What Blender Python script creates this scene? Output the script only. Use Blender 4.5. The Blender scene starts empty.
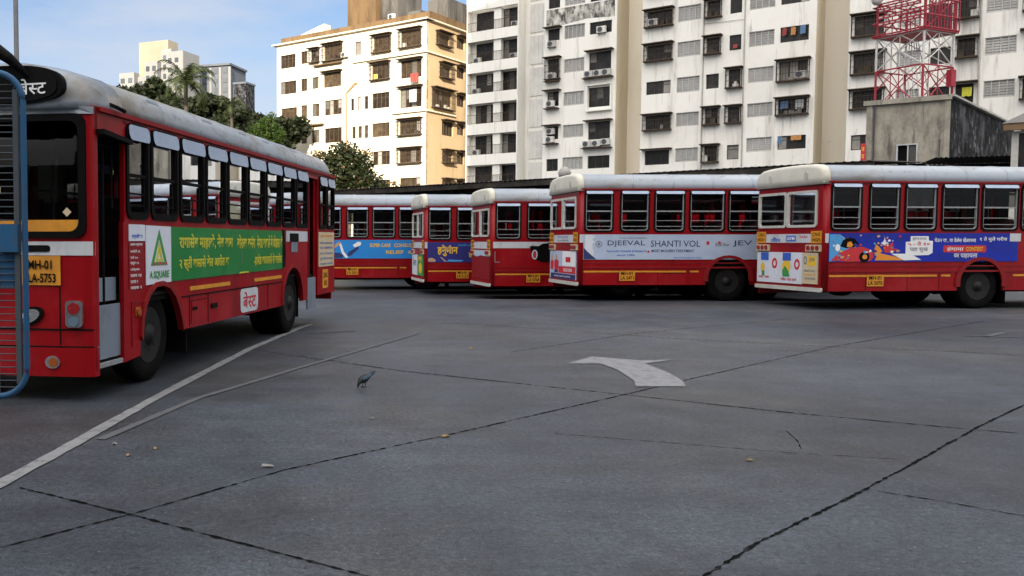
import bpy, bmesh, math, random
from mathutils import Vector, Matrix
R = math.radians
rnd = random.Random(7)
sc = bpy.context.scene
col = sc.collection

# ------------------------------------------------------------------ camera
PITCH = 2.989
cam = bpy.data.cameras.new('camera')
cam.sensor_width = 36.0
cam.lens = 900.0 / 1024.0 * 36.0
cam.shift_x = 212.0 / 1024.0
cam.clip_start = 0.05
cam.clip_end = 6000
camo = bpy.data.objects.new('camera', cam)
col.objects.link(camo)
camo.location = (0, 0, 1.57)
camo.rotation_euler = (R(90 - PITCH), 0, 0)
sc.camera = camo

# ------------------------------------------------------------------ light
SUN_EL, SUN_AZ = 18.0, 191.5          # azimuth clockwise from +Y
world = bpy.data.worlds.new('World')
sc.world = world
world.use_nodes = True
wn, wl = world.node_tree.nodes, world.node_tree.links
for n_ in list(wn): wn.remove(n_)
w_out = wn.new('ShaderNodeOutputWorld')
w_bg = wn.new('ShaderNodeBackground')
w_sky = wn.new('ShaderNodeTexSky')
w_sky.sky_type = 'NISHITA'
w_sky.sun_disc = False
w_sky.sun_elevation = R(SUN_EL)
w_sky.sun_rotation = R(SUN_AZ)
w_sky.air_density = 1.0
w_sky.dust_density = 0.6
w_sky.ozone_density = 1.6
w_bg.inputs['Strength'].default_value = 0.05
tc = wn.new('ShaderNodeTexCoord')
mp = wn.new('ShaderNodeMapping'); mp.inputs['Scale'].default_value = (1.0, 1.0, 3.2)
nz = wn.new('ShaderNodeTexNoise'); nz.inputs['Scale'].default_value = 3.4
nz.inputs['Detail'].default_value = 7; nz.inputs['Roughness'].default_value = 0.55
rp = wn.new('ShaderNodeValToRGB')
rp.color_ramp.elements[0].position = 0.47; rp.color_ramp.elements[0].color = (0, 0, 0, 1)
rp.color_ramp.elements[1].position = 0.74; rp.color_ramp.elements[1].color = (0.75, 0.75, 0.75, 1)
mx = wn.new('ShaderNodeMix'); mx.data_type = 'RGBA'
mx.inputs['B'].default_value = (4.6, 4.75, 5.1, 1)
wl.new(tc.outputs['Generated'], mp.inputs['Vector'])
wl.new(mp.outputs['Vector'], nz.inputs['Vector'])
wl.new(nz.outputs['Fac'], rp.inputs['Fac'])
wl.new(rp.outputs['Color'], mx.inputs['Factor'])
tint = wn.new('ShaderNodeMix'); tint.data_type = 'RGBA'; tint.blend_type = 'MULTIPLY'
tint.inputs['Factor'].default_value = 1.0; tint.inputs['B'].default_value = (0.78, 0.80, 0.90, 1)
wl.new(w_sky.outputs['Color'], tint.inputs['A'])
wl.new(tint.outputs['Result'], mx.inputs['A'])
# unseen bright glow added overhead and behind the camera as extra fill light
sx = wn.new('ShaderNodeSeparateXYZ'); wl.new(tc.outputs['Generated'], sx.inputs[0])
dk = wn.new('ShaderNodeMapRange'); dk.interpolation_type = 'SMOOTHSTEP'
dk.inputs['From Min'].default_value = 0.35; dk.inputs['From Max'].default_value = 0.85
dk.inputs['To Min'].default_value = 0.0; dk.inputs['To Max'].default_value = 0.95
dy = wn.new('ShaderNodeMath'); dy.operation = 'MULTIPLY_ADD'; dy.inputs[1].default_value = -0.6
wl.new(sx.outputs['Y'], dy.inputs[0]); wl.new(sx.outputs['Z'], dy.inputs[2])
wl.new(dy.outputs[0], dk.inputs['Value'])
mx2 = wn.new('ShaderNodeMix'); mx2.data_type = 'RGBA'
mx2.inputs['B'].default_value = (21.0, 20.0, 19.0, 1)
wl.new(dk.outputs['Result'], mx2.inputs['Factor'])
hz = wn.new('ShaderNodeMapRange'); hz.inputs['From Min'].default_value = 0.0; hz.inputs['From Max'].default_value = 0.30
hz.inputs['To Min'].default_value = 0.62; hz.inputs['To Max'].default_value = 0.0
wl.new(sx.outputs['Z'], hz.inputs['Value'])
mxh = wn.new('ShaderNodeMix'); mxh.data_type = 'RGBA'; mxh.inputs['B'].default_value = (3.35, 3.75, 4.6, 1)
wl.new(hz.outputs['Result'], mxh.inputs['Factor']); wl.new(mx.outputs['Result'], mxh.inputs['A'])
wl.new(mxh.outputs['Result'], mx2.inputs['A'])
wl.new(mx2.outputs['Result'], w_bg.inputs['Color'])
wl.new(w_bg.outputs['Background'], w_out.inputs['Surface'])

sun = bpy.data.lights.new('sun', 'SUN')
sun.energy = 3.3
sun.angle = R(0.5)
sun.color = (1.0, 0.86, 0.66)
suno = bpy.data.objects.new('sun', sun)
col.objects.link(suno)
sd = Vector((math.sin(R(SUN_AZ)) * math.cos(R(SUN_EL)), math.cos(R(SUN_AZ)) * math.cos(R(SUN_EL)), math.sin(R(SUN_EL))))
suno.rotation_euler = sd.to_track_quat('Z', 'Y').to_euler()

sc.view_settings.view_transform = 'Standard'
sc.view_settings.look = 'None'
sc.view_settings.exposure = 1.72
sc.view_settings.gamma = 1.0
sc.render.engine = 'CYCLES'
sc.cycles.use_denoising = True
sc.cycles.max_bounces = 8
sc.cycles.transparent_max_bounces = 16

# ------------------------------------------------------------------ materials
def nodes_of(name):
    m = bpy.data.materials.new(name)
    m.use_nodes = True
    nt = m.node_tree
    return m, nt.nodes, nt.links, nt.nodes['Principled BSDF']

def paint(name, c, rough=0.45, metal=0.0, dirt=0.25, scale=3.0, bump=0.0, coat=0.0, streak=False, spec=0.5, var=None, dirtcol=None, thr=(0.42, 0.72)):
    """flat colour broken by procedural dirt, optional vertical streaks and bump"""
    m, n, l, b = nodes_of(name)
    t = n.new('ShaderNodeTexCoord')
    mpn = n.new('ShaderNodeMapping')
    mpn.inputs['Scale'].default_value = (1, 1, 0.12) if streak else (1, 1, 1)
    no = n.new('ShaderNodeTexNoise')
    no.inputs['Scale'].default_value = scale
    no.inputs['Detail'].default_value = 8
    no.inputs['Roughness'].default_value = 0.62
    r = n.new('ShaderNodeValToRGB')
    r.color_ramp.elements[0].position = thr[0]
    r.color_ramp.elements[1].position = thr[1]
    d = dirtcol or (c[0] * 0.35 + 0.03, c[1] * 0.35 + 0.028, c[2] * 0.35 + 0.025)
    mixn = n.new('ShaderNodeMix'); mixn.data_type = 'RGBA'
    mixn.inputs['A'].default_value = (*c, 1)
    mixn.inputs['B'].default_value = (*d, 1)
    mul = n.new('ShaderNodeMath'); mul.operation = 'MULTIPLY'; mul.inputs[1].default_value = dirt
    l.new(t.outputs['Object'], mpn.inputs['Vector'])
    l.new(mpn.outputs['Vector'], no.inputs['Vector'])
    l.new(no.outputs['Fac'], r.inputs['Fac'])
    l.new(r.outputs['Color'], mul.inputs[0])
    l.new(mul.outputs[0], mixn.inputs['Factor'])
    last = mixn.outputs['Result']
    if var:
        oi = n.new('ShaderNodeObjectInfo')
        hs = n.new('ShaderNodeHueSaturation')
        mr = n.new('ShaderNodeMapRange')
        mr.inputs['To Min'].default_value = 1 - var; mr.inputs['To Max'].default_value = 1 + var
        l.new(oi.outputs['Random'], mr.inputs['Value'])
        l.new(mr.outputs['Result'], hs.inputs['Value'])
        l.new(last, hs.inputs['Color'])
        last = hs.outputs['Color']
    l.new(last, b.inputs['Base Color'])
    b.inputs['Roughness'].default_value = rough
    b.inputs['Metallic'].default_value = metal
    b.inputs['Specular IOR Level'].default_value = spec
    b.inputs['Coat Weight'].default_value = coat
    b.inputs['Coat Roughness'].default_value = 0.12
    mr2 = n.new('ShaderNodeMapRange')
    mr2.inputs['To Min'].default_value = max(0.02, rough - 0.08); mr2.inputs['To Max'].default_value = min(1, rough + 0.22)
    l.new(no.outputs['Fac'], mr2.inputs['Value'])
    l.new(mr2.outputs['Result'], b.inputs['Roughness'])
    if bump:
        bp_ = n.new('ShaderNodeBump'); bp_.inputs['Strength'].default_value = bump
        bp_.inputs['Distance'].default_value = 0.02
        no2 = n.new('ShaderNodeTexNoise'); no2.inputs['Scale'].default_value = scale * 5
        no2.inputs['Detail'].default_value = 4
        l.new(t.outputs['Object'], no2.inputs['Vector'])
        l.new(no2.outputs['Fac'], bp_.inputs['Height'])
        l.new(bp_.outputs['Normal'], b.inputs['Normal'])
    return m

def glass(name, c=(0.55, 0.6, 0.6), alpha=0.55, gloss=0.1, ior=1.33):
    """thin window glass: mostly see-through with a sharp mirror layer"""
    m, n, l, b = nodes_of(name)
    n.remove(b)
    out = n['Material Output']
    tr = n.new('ShaderNodeBsdfTransparent'); tr.inputs['Color'].default_value = (*c, 1)
    gl = n.new('ShaderNodeBsdfGlossy'); gl.inputs['Roughness'].default_value = gloss
    gl.inputs['Color'].default_value = (0.9, 0.92, 0.95, 1)
    fr = n.new('ShaderNodeFresnel'); fr.inputs['IOR'].default_value = ior
    ad = n.new('ShaderNodeMath'); ad.operation = 'ADD'; ad.inputs[1].default_value = alpha
    ms = n.new('ShaderNodeMixShader')
    l.new(fr.outputs[0], ad.inputs[0])
    l.new(ad.outputs[0], ms.inputs['Fac'])
    l.new(tr.outputs[0], ms.inputs[1])
    l.new(gl.outputs[0], ms.inputs[2])
    l.new(ms.outputs[0], out.inputs['Surface'])
    return m

def layered(name, c, layers, rough=0.6, spec=0.3, bumps=()):
    """base colour with worn layers: (colour, scale xyz, low, high, strength) and bumps (scale, strength)"""
    m, n, l, b = nodes_of(name)
    t = n.new('ShaderNodeTexCoord')
    rgb = n.new('ShaderNodeRGB'); rgb.outputs[0].default_value = (*c, 1)
    last = rgb.outputs[0]
    for k, (cc, sc3, lo, hi, st) in enumerate(layers):
        mpn = n.new('ShaderNodeMapping'); mpn.inputs['Scale'].default_value = sc3; mpn.inputs['Location'].default_value = (3.1 * k, 1.7 * k, 0.9 * k)
        no = n.new('ShaderNodeTexNoise'); no.inputs['Scale'].default_value = 1; no.inputs['Detail'].default_value = 7; no.inputs['Roughness'].default_value = 0.66
        r = n.new('ShaderNodeMapRange'); r.inputs['From Min'].default_value = lo; r.inputs['From Max'].default_value = hi; r.inputs['To Max'].default_value = st
        mi = n.new('ShaderNodeMix'); mi.data_type = 'RGBA'; mi.inputs['B'].default_value = (*cc, 1)
        l.new(t.outputs['Object'], mpn.inputs['Vector']); l.new(mpn.outputs['Vector'], no.inputs['Vector'])
        l.new(no.outputs['Fac'], r.inputs['Value']); l.new(r.outputs['Result'], mi.inputs['Factor']); l.new(last, mi.inputs['A'])
        last = mi.outputs['Result']
    l.new(last, b.inputs['Base Color'])
    b.inputs['Roughness'].default_value = rough; b.inputs['Specular IOR Level'].default_value = spec
    prev = None
    for sc_, st in bumps:
        no = n.new('ShaderNodeTexNoise'); no.inputs['Scale'].default_value = sc_; no.inputs['Detail'].default_value = 3
        l.new(t.outputs['Object'], no.inputs['Vector'])
        bp_ = n.new('ShaderNodeBump'); bp_.inputs['Strength'].default_value = st; bp_.inputs['Distance'].default_value = 0.03
        l.new(no.outputs['Fac'], bp_.inputs['Height'])
        if prev: l.new(prev.outputs['Normal'], bp_.inputs['Normal'])
        prev = bp_
    if prev: l.new(prev.outputs['Normal'], b.inputs['Normal'])
    return m

RED = layered('red_paint', (0.25, 0.0028, 0.0065), [((0.36, 0.03, 0.035), (0.9, 0.9, 0.9), 0.50, 0.74, 0.55), ((0.10, 0.004, 0.006), (2.2, 2.2, 0.5), 0.50, 0.72, 0.7), ((0.035, 0.018, 0.014), (7, 7, 1.4), 0.58, 0.76, 0.6), ((0.24, 0.16, 0.14), (16, 16, 16), 0.68, 0.74, 0.5)], 0.36, 0.2, ((1.3, 0.22), (9, 0.08)))
REDL = paint('red_trim_paint', (0.22, 0.007, 0.010), 0.5, spec=0.2, dirt=0.3, scale=5)
ROOFW = layered('roof_silver_paint', (0.34, 0.39, 0.455), [((0.42, 0.44, 0.46), (0.5, 0.7, 0.7), 0.45, 0.7, 0.7), ((0.24, 0.235, 0.215), (0.9, 2.2, 2.2), 0.50, 0.68, 0.8), ((0.11, 0.10, 0.085), (3, 6, 6), 0.60, 0.75, 0.7)], 0.42, 0.4, ((3, 0.12),))
ROOFD = layered('roof_grimy_silver', (0.215, 0.25, 0.295), [((0.30, 0.33, 0.36), (0.6, 0.6, 0.6), 0.45, 0.7, 0.7), ((0.145, 0.125, 0.092), (1.1, 2.2, 2.2), 0.46, 0.64, 0.85), ((0.06, 0.055, 0.045), (2.5, 5, 5), 0.58, 0.74, 0.8), ((0.16, 0.09, 0.05), (6, 6, 6), 0.66, 0.74, 0.6)], 0.4, 0.4, ((3, 0.15),))
CAPW = paint('cap_cream_paint', (0.60, 0.58, 0.50), 0.5, dirt=0.4, scale=2.2, dirtcol=(0.33, 0.3, 0.23))
WHITE = layered('white_paint', (0.50, 0.525, 0.56), [((0.30, 0.30, 0.30), (2.5, 2.5, 1.2), 0.5, 0.72, 0.8), ((0.14, 0.12, 0.11), (9, 9, 3), 0.6, 0.74, 0.7)], 0.5, 0.3)
OFFW = paint('aged_white_frame', (0.50, 0.49, 0.45), 0.45, dirt=0.35, scale=4)
RUBBER = paint('black_rubber', (0.0028, 0.0028, 0.003), 0.55, dirt=0.3, scale=6, spec=0.08, dirtcol=(0.008, 0.008, 0.008))
ALU = paint('dull_aluminium', (0.27, 0.285, 0.30), 0.42, dirt=0.5, scale=8, spec=0.4, dirtcol=(0.07, 0.07, 0.07))
VISOR = paint('pale_visor_glass', (0.29, 0.38, 0.53), 0.14, dirt=0.4, scale=6, dirtcol=(0.18, 0.21, 0.26))
YEL = paint('amber_reflective', (0.62, 0.26, 0.012), 0.5, dirt=0.5, scale=5, dirtcol=(0.25, 0.1, 0.02))
BLACK = paint('black_ink', (0.004, 0.004, 0.0045), 0.55, dirt=0, spec=0.08)
DARKIN = paint('dark_interior', (0.014, 0.0135, 0.014), 0.7, dirt=0.4, scale=2, spec=0.2)
SEATM = paint('seat_vinyl', (0.05, 0.022, 0.022), 0.5, dirt=0.4, scale=5, spec=0.2)
CHASSIS = paint('black_chassis', (0.005, 0.005, 0.005), 0.8, dirt=0.5, scale=4, spec=0.1, dirtcol=(0.012, 0.011, 0.010))  # underbody shade deepened in this near-black colour
TYRE = paint('tyre_rubber', (0.0035, 0.0035, 0.0038), 0.8, dirt=0.6, scale=5, spec=0.08, dirtcol=(0.011, 0.0105, 0.010))
RIM = paint('rim_steel', (0.012, 0.0115, 0.0115), 0.55, dirt=0.6, scale=8, spec=0.25, dirtcol=(0.004, 0.004, 0.004))
BUSGLASS = glass('bus_window_glass', (0.22, 0.225, 0.225), 0.0, 0.02, 1.25)
MIRGLASS = glass('bus_side_glass_reflective', (0.34, 0.36, 0.37), 0.34, 0.015)
WSGLASS = glass('windscreen_glass', (0.24, 0.25, 0.25), 0.0, 0.02, 1.16)
REARGLASS = glass('rear_window_glass', (0.16, 0.17, 0.18), 0.03, 0.06)
LAMPR = paint('lamp_red_lens', (0.25, 0.01, 0.012), 0.15, dirt=0.1, scale=9)
LAMPA = paint('lamp_amber_lens', (0.30, 0.075, 0.01), 0.15, dirt=0.1, scale=9)
LAMPB = paint('lamp_clear_lens', (0.12, 0.17, 0.24), 0.1, dirt=0.1, scale=9)
LAMPC = paint('chrome_reflector', (0.5, 0.5, 0.52), 0.15, metal=0.9, dirt=0.2, scale=9)
GREYP = layered('grey_step_paint', (0.165, 0.20, 0.245), [((0.09, 0.10, 0.12), (3, 3, 1.5), 0.48, 0.7, 0.7), ((0.3, 0.33, 0.36), (9, 9, 9), 0.6, 0.72, 0.6)], 0.5, 0.3)
BLUEP = paint('blue_gate_paint', (0.014, 0.085, 0.195), 0.5, dirt=0.6, scale=7, spec=0.25, dirtcol=(0.05, 0.06, 0.07))
WIRE = paint('grey_wire', (0.055, 0.07, 0.085), 0.6, dirt=0.4, scale=8, spec=0.2)
POST = paint('galvanised_pole', (0.09, 0.092, 0.10), 0.5, metal=0.3, dirt=0.4, scale=3)
GREEN = layered('ad_green', (0.010, 0.175, 0.036), [((0.05, 0.24, 0.10), (1.2, 1.2, 1.2), 0.5, 0.72, 0.7), ((0.006, 0.09, 0.025), (2.5, 2.5, 0.5), 0.52, 0.72, 0.6)], 0.45, 0.3, ((2.2, 0.15),))
ADY = paint('ad_yellow_ink', (0.52, 0.50, 0.03), 0.5, dirt=0.2)
ADPALE = layered('ad_pale_blue', (0.40, 0.48, 0.62), [((0.30, 0.38, 0.54), (0.8, 0.8, 1.5), 0.45, 0.7, 0.8), ((0.5, 0.54, 0.6), (3, 3, 3), 0.58, 0.75, 0.6)], 0.45, 0.3, ((2.2, 0.12),))
ADWHITE = paint('ad_white', (0.60, 0.64, 0.72), 0.5, dirt=0.25, scale=3)
ADNAVY = layered('ad_royal_blue', (0.008, 0.022, 0.36), [((0.006, 0.016, 0.18), (1.0, 1.0, 1.5), 0.45, 0.7, 0.8), ((0.02, 0.07, 0.5), (2, 2, 2), 0.58, 0.75, 0.6)], 0.45, 0.3, ((2.2, 0.12),))
ADVIO = paint('ad_violet_blue', (0.018, 0.020, 0.19), 0.5, dirt=0.6, scale=4, dirtcol=(0.01, 0.012, 0.06))
ADSKY = paint('ad_sky_blue', (0.012, 0.22, 0.62), 0.5, dirt=0.3, scale=1.5, dirtcol=(0.01, 0.14, 0.45))
INKN = paint('ink_navy', (0.02, 0.03, 0.12), 0.5, dirt=0)
INKB = paint('ink_blue', (0.03, 0.10, 0.45), 0.5, dirt=0)
INKR = paint('ink_red', (0.50, 0.02, 0.03), 0.5, dirt=0)
INKO = paint('ink_orange', (0.70, 0.25, 0.02), 0.5, dirt=0)
INKW = paint('ink_white', (0.75, 0.76, 0.78), 0.5, dirt=0)
INKG = paint('ink_grey', (0.16, 0.17, 0.20), 0.5, dirt=0)
INKGR = paint('ink_green', (0.04, 0.25, 0.06), 0.5, dirt=0)
INKC = paint('ink_cyan', (0.06, 0.30, 0.62), 0.5, dirt=0)
INKY = paint('ink_gold', (0.72, 0.45, 0.03), 0.5, dirt=0)
SKIN = paint('ink_tan', (0.50, 0.30, 0.18), 0.5, dirt=0)
NOTICE = paint('notice_cream', (0.55, 0.46, 0.30), 0.55, dirt=0.3, scale=4)

def ground_mat():
    m, n, l, b = nodes_of('worn_concrete')
    g = n.new('ShaderNodeNewGeometry')
    def noise(s, d, r=0.6):
        x = n.new('ShaderNodeTexNoise'); x.inputs['Scale'].default_value = s
        x.inputs['Detail'].default_value = d; x.inputs['Roughness'].default_value = r
        l.new(g.outputs['Position'], x.inputs['Vector']); return x
    def ramp(src, p0, c0, p1, c1):
        x = n.new('ShaderNodeValToRGB')
        x.color_ramp.elements[0].position = p0; x.color_ramp.elements[0].color = (*c0, 1)
        x.color_ramp.elements[1].position = p1; x.color_ramp.elements[1].color = (*c1, 1)
        l.new(src, x.inputs['Fac']); return x
    def mix(kind, f, a, b_):
        x = n.new('ShaderNodeMix'); x.data_type = 'RGBA'; x.blend_type = kind
        x.inputs['Factor'].default_value = f
        l.new(a, x.inputs['A']); l.new(b_, x.inputs['B']); return x
    big = ramp(noise(0.22, 5).outputs['Fac'], 0.34, (0.0165, 0.0200, 0.0262), 0.66, (0.0465, 0.0535, 0.0650))
    mid = ramp(noise(1.6, 6, 0.7).outputs['Fac'], 0.32, (0.64, 0.64, 0.64), 0.68, (1.28, 1.28, 1.28))
    fine = ramp(noise(24, 6, 0.8).outputs['Fac'], 0.34, (0.34, 0.34, 0.34), 0.66, (1.66, 1.66, 1.66))
    grit = ramp(noise(85, 3, 0.8).outputs['Fac'], 0.38, (0.3, 0.3, 0.3), 0.62, (1.75, 1.75, 1.77))
    spot = ramp(noise(9, 3, 0.5).outputs['Fac'], 0.66, (1, 1, 1), 0.74, (0.62, 0.6, 0.58))
    warm = ramp(noise(0.35, 3).outputs['Fac'], 0.44, (0.94, 1, 1.06), 0.70, (1.12, 1.02, 0.84))
    x = mix('MULTIPLY', 1, big.outputs['Color'], mid.outputs['Color'])
    x = mix('MULTIPLY', 1, x.outputs['Result'], fine.outputs['Color'])
    x = mix('MULTIPLY', 0.75, x.outputs['Result'], grit.outputs['Color'])
    x = mix('MULTIPLY', 0.8, x.outputs['Result'], spot.outputs['Color'])
    x = mix('MULTIPLY', 1, x.outputs['Result'], warm.outputs['Color'])
    oil = ramp(noise(0.75, 6, 0.62).outputs['Fac'], 0.56, (1, 1, 1), 0.70, (0.60, 0.58, 0.56))
    x = mix('MULTIPLY', 1, x.outputs['Result'], oil.outputs['Color'])
    mpa = n.new('ShaderNodeMapping'); mpa.inputs['Rotation'].default_value = (0, 0, R(52)); mpa.inputs['Scale'].default_value = (0.25, 2.6, 1)
    na = n.new('ShaderNodeTexNoise'); na.inputs['Scale'].default_value = 1; na.inputs['Detail'].default_value = 7; na.inputs['Roughness'].default_value = 0.7
    l.new(g.outputs['Position'], mpa.inputs['Vector']); l.new(mpa.outputs['Vector'], na.inputs['Vector'])
    ar = ramp(na.outputs['Fac'], 0.35, (0.84, 0.84, 0.84), 0.68, (1.2, 1.2, 1.2))
    x = mix('MULTIPLY', 1, x.outputs['Result'], ar.outputs['Color'])
    fl = ramp(noise(34, 2, 0.5).outputs['Fac'], 0.68, (0, 0, 0), 0.74, (0.09, 0.09, 0.095))
    x = mix('ADD', 1, x.outputs['Result'], fl.outputs['Color'])
    pits = ramp(noise(17, 3, 0.6).outputs['Fac'], 0.30, (0.25, 0.25, 0.25), 0.37, (1, 1, 1))
    x = mix('MULTIPLY', 1, x.outputs['Result'], pits.outputs['Color'])
    l.new(x.outputs['Result'], b.inputs['Base Color'])
    b.inputs['Roughness'].default_value = 0.52
    b.inputs['Specular IOR Level'].default_value = 0.5
    bn = n.new('ShaderNodeBump'); bn.inputs['Strength'].default_value = 0.55; bn.inputs['Distance'].default_value = 0.012
    l.new(noise(38, 6, 0.75).outputs['Fac'], bn.inputs['Height'])
    l.new(bn.outputs['Normal'], b.inputs['Normal'])
    return m
GROUND = ground_mat()

def worn_paint(name, c, under=(0.085, 0.085, 0.09)):
    m, n, l, b = nodes_of(name)
    g = n.new('ShaderNodeNewGeometry')
    a = n.new('ShaderNodeTexNoise'); a.inputs['Scale'].default_value = 7; a.inputs['Detail'].default_value = 8; a.inputs['Roughness'].default_value = 0.75
    l.new(g.outputs['Position'], a.inputs['Vector'])
    r = n.new('ShaderNodeValToRGB')
    r.color_ramp.elements[0].position = 0.30; r.color_ramp.elements[0].color = (*under, 1)
    r.color_ramp.elements[1].position = 0.50; r.color_ramp.elements[1].color = (*c, 1)
    l.new(a.outputs['Fac'], r.inputs['Fac'])
    l.new(r.outputs['Color'], b.inputs['Base Color'])
    b.inputs['Roughness'].default_value = 0.8
    return m
LINEP = worn_paint('worn_line_paint', (0.165, 0.17, 0.18), (0.05, 0.053, 0.058))
LINEF = worn_paint('faded_line_paint', (0.066, 0.071, 0.079), (0.034, 0.038, 0.044))
ARROWP = worn_paint('arrow_paint', (0.175, 0.182, 0.195), (0.06, 0.064, 0.07))
TAR = layered('joint_tar', (0.004, 0.004, 0.004), [((0.04, 0.042, 0.05), (11, 11, 11), 0.52, 0.66, 0.8)], 0.95, 0.05)

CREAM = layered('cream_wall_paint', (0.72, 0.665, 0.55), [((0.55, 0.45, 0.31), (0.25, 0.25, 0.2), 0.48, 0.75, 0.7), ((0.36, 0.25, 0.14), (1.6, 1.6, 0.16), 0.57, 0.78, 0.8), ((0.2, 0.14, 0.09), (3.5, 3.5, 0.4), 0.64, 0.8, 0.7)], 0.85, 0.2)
CREAM_DIM = layered('cream_wall_dimmed', (0.52, 0.40, 0.255), [((0.42, 0.30, 0.17), (0.25, 0.25, 0.2), 0.48, 0.75, 0.7), ((0.24, 0.16, 0.09), (1.6, 1.6, 0.16), 0.57, 0.78, 0.8)], 0.85, 0.2)  # weaker sun on the right face put into a darker cream
BROWNT = layered('weathered_parapet', (0.15, 0.098, 0.052), [((0.09, 0.06, 0.035), (0.8, 0.8, 0.15), 0.45, 0.65, 0.9), ((0.34, 0.27, 0.17), (2.5, 2.5, 0.3), 0.58, 0.78, 0.5)], 0.9, 0.2)
GREYT = layered('mouldy_tank_concrete', (0.11, 0.105, 0.10), [((0.03, 0.03, 0.03), (0.7, 0.7, 0.14), 0.45, 0.65, 0.9), ((0.2, 0.19, 0.17), (2, 2, 0.3), 0.58, 0.75, 0.7)], 0.9, 0.2)
BIGW = layered('white_block_paint', (0.80, 0.785, 0.735), [((0.62, 0.60, 0.54), (0.16, 0.16, 0.16), 0.48, 0.75, 0.6), ((0.36, 0.34, 0.30), (1.1, 1.1, 0.10), 0.54, 0.76, 0.8), ((0.13, 0.122, 0.11), (3.2, 3.2, 0.30), 0.60, 0.76, 0.6), ((0.30, 0.24, 0.17), (0.7, 0.7, 0.9), 0.66, 0.80, 0.5)], 0.85, 0.2, ((6, 0.12),))
BIGS = layered('stained_block_paint', (0.70, 0.68, 0.62), [((0.24, 0.23, 0.21), (1.1, 1.1, 1.0), 0.36, 0.60, 0.9), ((0.035, 0.034, 0.032), (2.6, 2.6, 1.1), 0.44, 0.60, 0.92)], 0.9, 0.1)
BEIGE = layered('beige_recess_paint', (0.80, 0.74, 0.63), [((0.6, 0.53, 0.42), (0.3, 0.3, 0.1), 0.5, 0.75, 0.5), ((0.4, 0.34, 0.27), (1.5, 1.5, 1.5), 0.66, 0.8, 0.6)], 0.85, 0.2)
BEIGE_DIM = layered('beige_return_dimmed', (0.62, 0.54, 0.40), [((0.45, 0.38, 0.28), (0.3, 0.3, 0.1), 0.5, 0.75, 0.5)], 0.85, 0.2)  # dimmer light on the return walls put into a darker beige
CLAD = paint('grey_stair_cladding', (0.66, 0.655, 0.63), 0.6, dirt=0.5, scale=0.9, dirtcol=(0.33, 0.33, 0.32))
WINB = paint('dark_window_glass', (0.010, 0.010, 0.011), 0.25, dirt=0.6, scale=1.6, var=0.5, spec=0.25, dirtcol=(0.055, 0.048, 0.04))
WINW = paint('brown_shuttered_window', (0.030, 0.021, 0.013), 0.4, dirt=0.6, scale=2.6, var=0.6, spec=0.25, dirtcol=(0.11, 0.08, 0.05))
FRAMED = paint('dark_window_frame', (0.045, 0.038, 0.03), 0.6, dirt=0.5, scale=4, spec=0.2, dirtcol=(0.12, 0.1, 0.08))
FRAMEB = paint('brown_window_frame', (0.09, 0.06, 0.035), 0.6, dirt=0.4, scale=4)
GRILL = paint('rusty_grille', (0.045, 0.035, 0.027), 0.7, dirt=0.7, scale=4, spec=0.2, dirtcol=(0.13, 0.085, 0.05))
LOUV = paint('frosted_louvre', (0.36, 0.36, 0.35), 0.5, dirt=0.5, scale=3, var=0.15, dirtcol=(0.22, 0.22, 0.21))
ACW = paint('ac_casing', (0.55, 0.54, 0.50), 0.5, dirt=0.5, scale=3, var=0.2, dirtcol=(0.25, 0.23, 0.2))
CURT = paint('curtain_cloth', (0.20, 0.19, 0.175), 0.8, dirt=0.5, scale=3, var=0.7)
LRED = paint('faded_red_cloth', (0.30, 0.05, 0.045), 0.85, dirt=0.5, scale=5); LORA = paint('faded_orange_cloth', (0.46, 0.22, 0.07), 0.85, dirt=0.5, scale=5); LBLU = paint('faded_blue_cloth', (0.10, 0.19, 0.34), 0.85, dirt=0.6, scale=5); LWHT = paint('grey_white_cloth', (0.45, 0.46, 0.48), 0.85, dirt=0.5, scale=5)
PIPE = paint('grey_drain_pipe', (0.42, 0.41, 0.38), 0.6, dirt=0.5, scale=2)
PIPEB = paint('rusty_drain_pipe', (0.36, 0.24, 0.13), 0.7, dirt=0.5, scale=2)
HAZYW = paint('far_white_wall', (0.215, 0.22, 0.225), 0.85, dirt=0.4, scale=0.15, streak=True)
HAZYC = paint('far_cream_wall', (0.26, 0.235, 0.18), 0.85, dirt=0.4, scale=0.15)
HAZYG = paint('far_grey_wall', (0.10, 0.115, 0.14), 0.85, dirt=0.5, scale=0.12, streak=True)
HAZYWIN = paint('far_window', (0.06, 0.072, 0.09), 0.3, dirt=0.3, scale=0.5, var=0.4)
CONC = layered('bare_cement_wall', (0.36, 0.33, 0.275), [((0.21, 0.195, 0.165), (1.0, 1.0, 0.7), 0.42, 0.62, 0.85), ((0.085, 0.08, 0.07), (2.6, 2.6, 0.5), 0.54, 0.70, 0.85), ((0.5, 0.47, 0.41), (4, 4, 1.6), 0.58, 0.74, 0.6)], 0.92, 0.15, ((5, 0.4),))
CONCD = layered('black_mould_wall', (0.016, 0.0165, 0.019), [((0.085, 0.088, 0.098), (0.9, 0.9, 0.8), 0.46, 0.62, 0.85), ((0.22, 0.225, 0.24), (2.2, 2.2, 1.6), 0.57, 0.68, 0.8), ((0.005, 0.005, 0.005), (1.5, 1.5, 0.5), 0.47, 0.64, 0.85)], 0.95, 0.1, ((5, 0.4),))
SHEDM = paint('shed_dark_sheet', (0.020, 0.018, 0.016), 0.8, spec=0.2, dirt=0.7, scale=1.5, dirtcol=(0.09, 0.075, 0.06))
TIN = paint('weathered_tin', (0.34, 0.33, 0.31), 0.6, dirt=0.6, scale=1.5, dirtcol=(0.17, 0.15, 0.13))
WOODF = paint('wood_fascia', (0.20, 0.12, 0.06), 0.7, dirt=0.5, scale=3)
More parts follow.
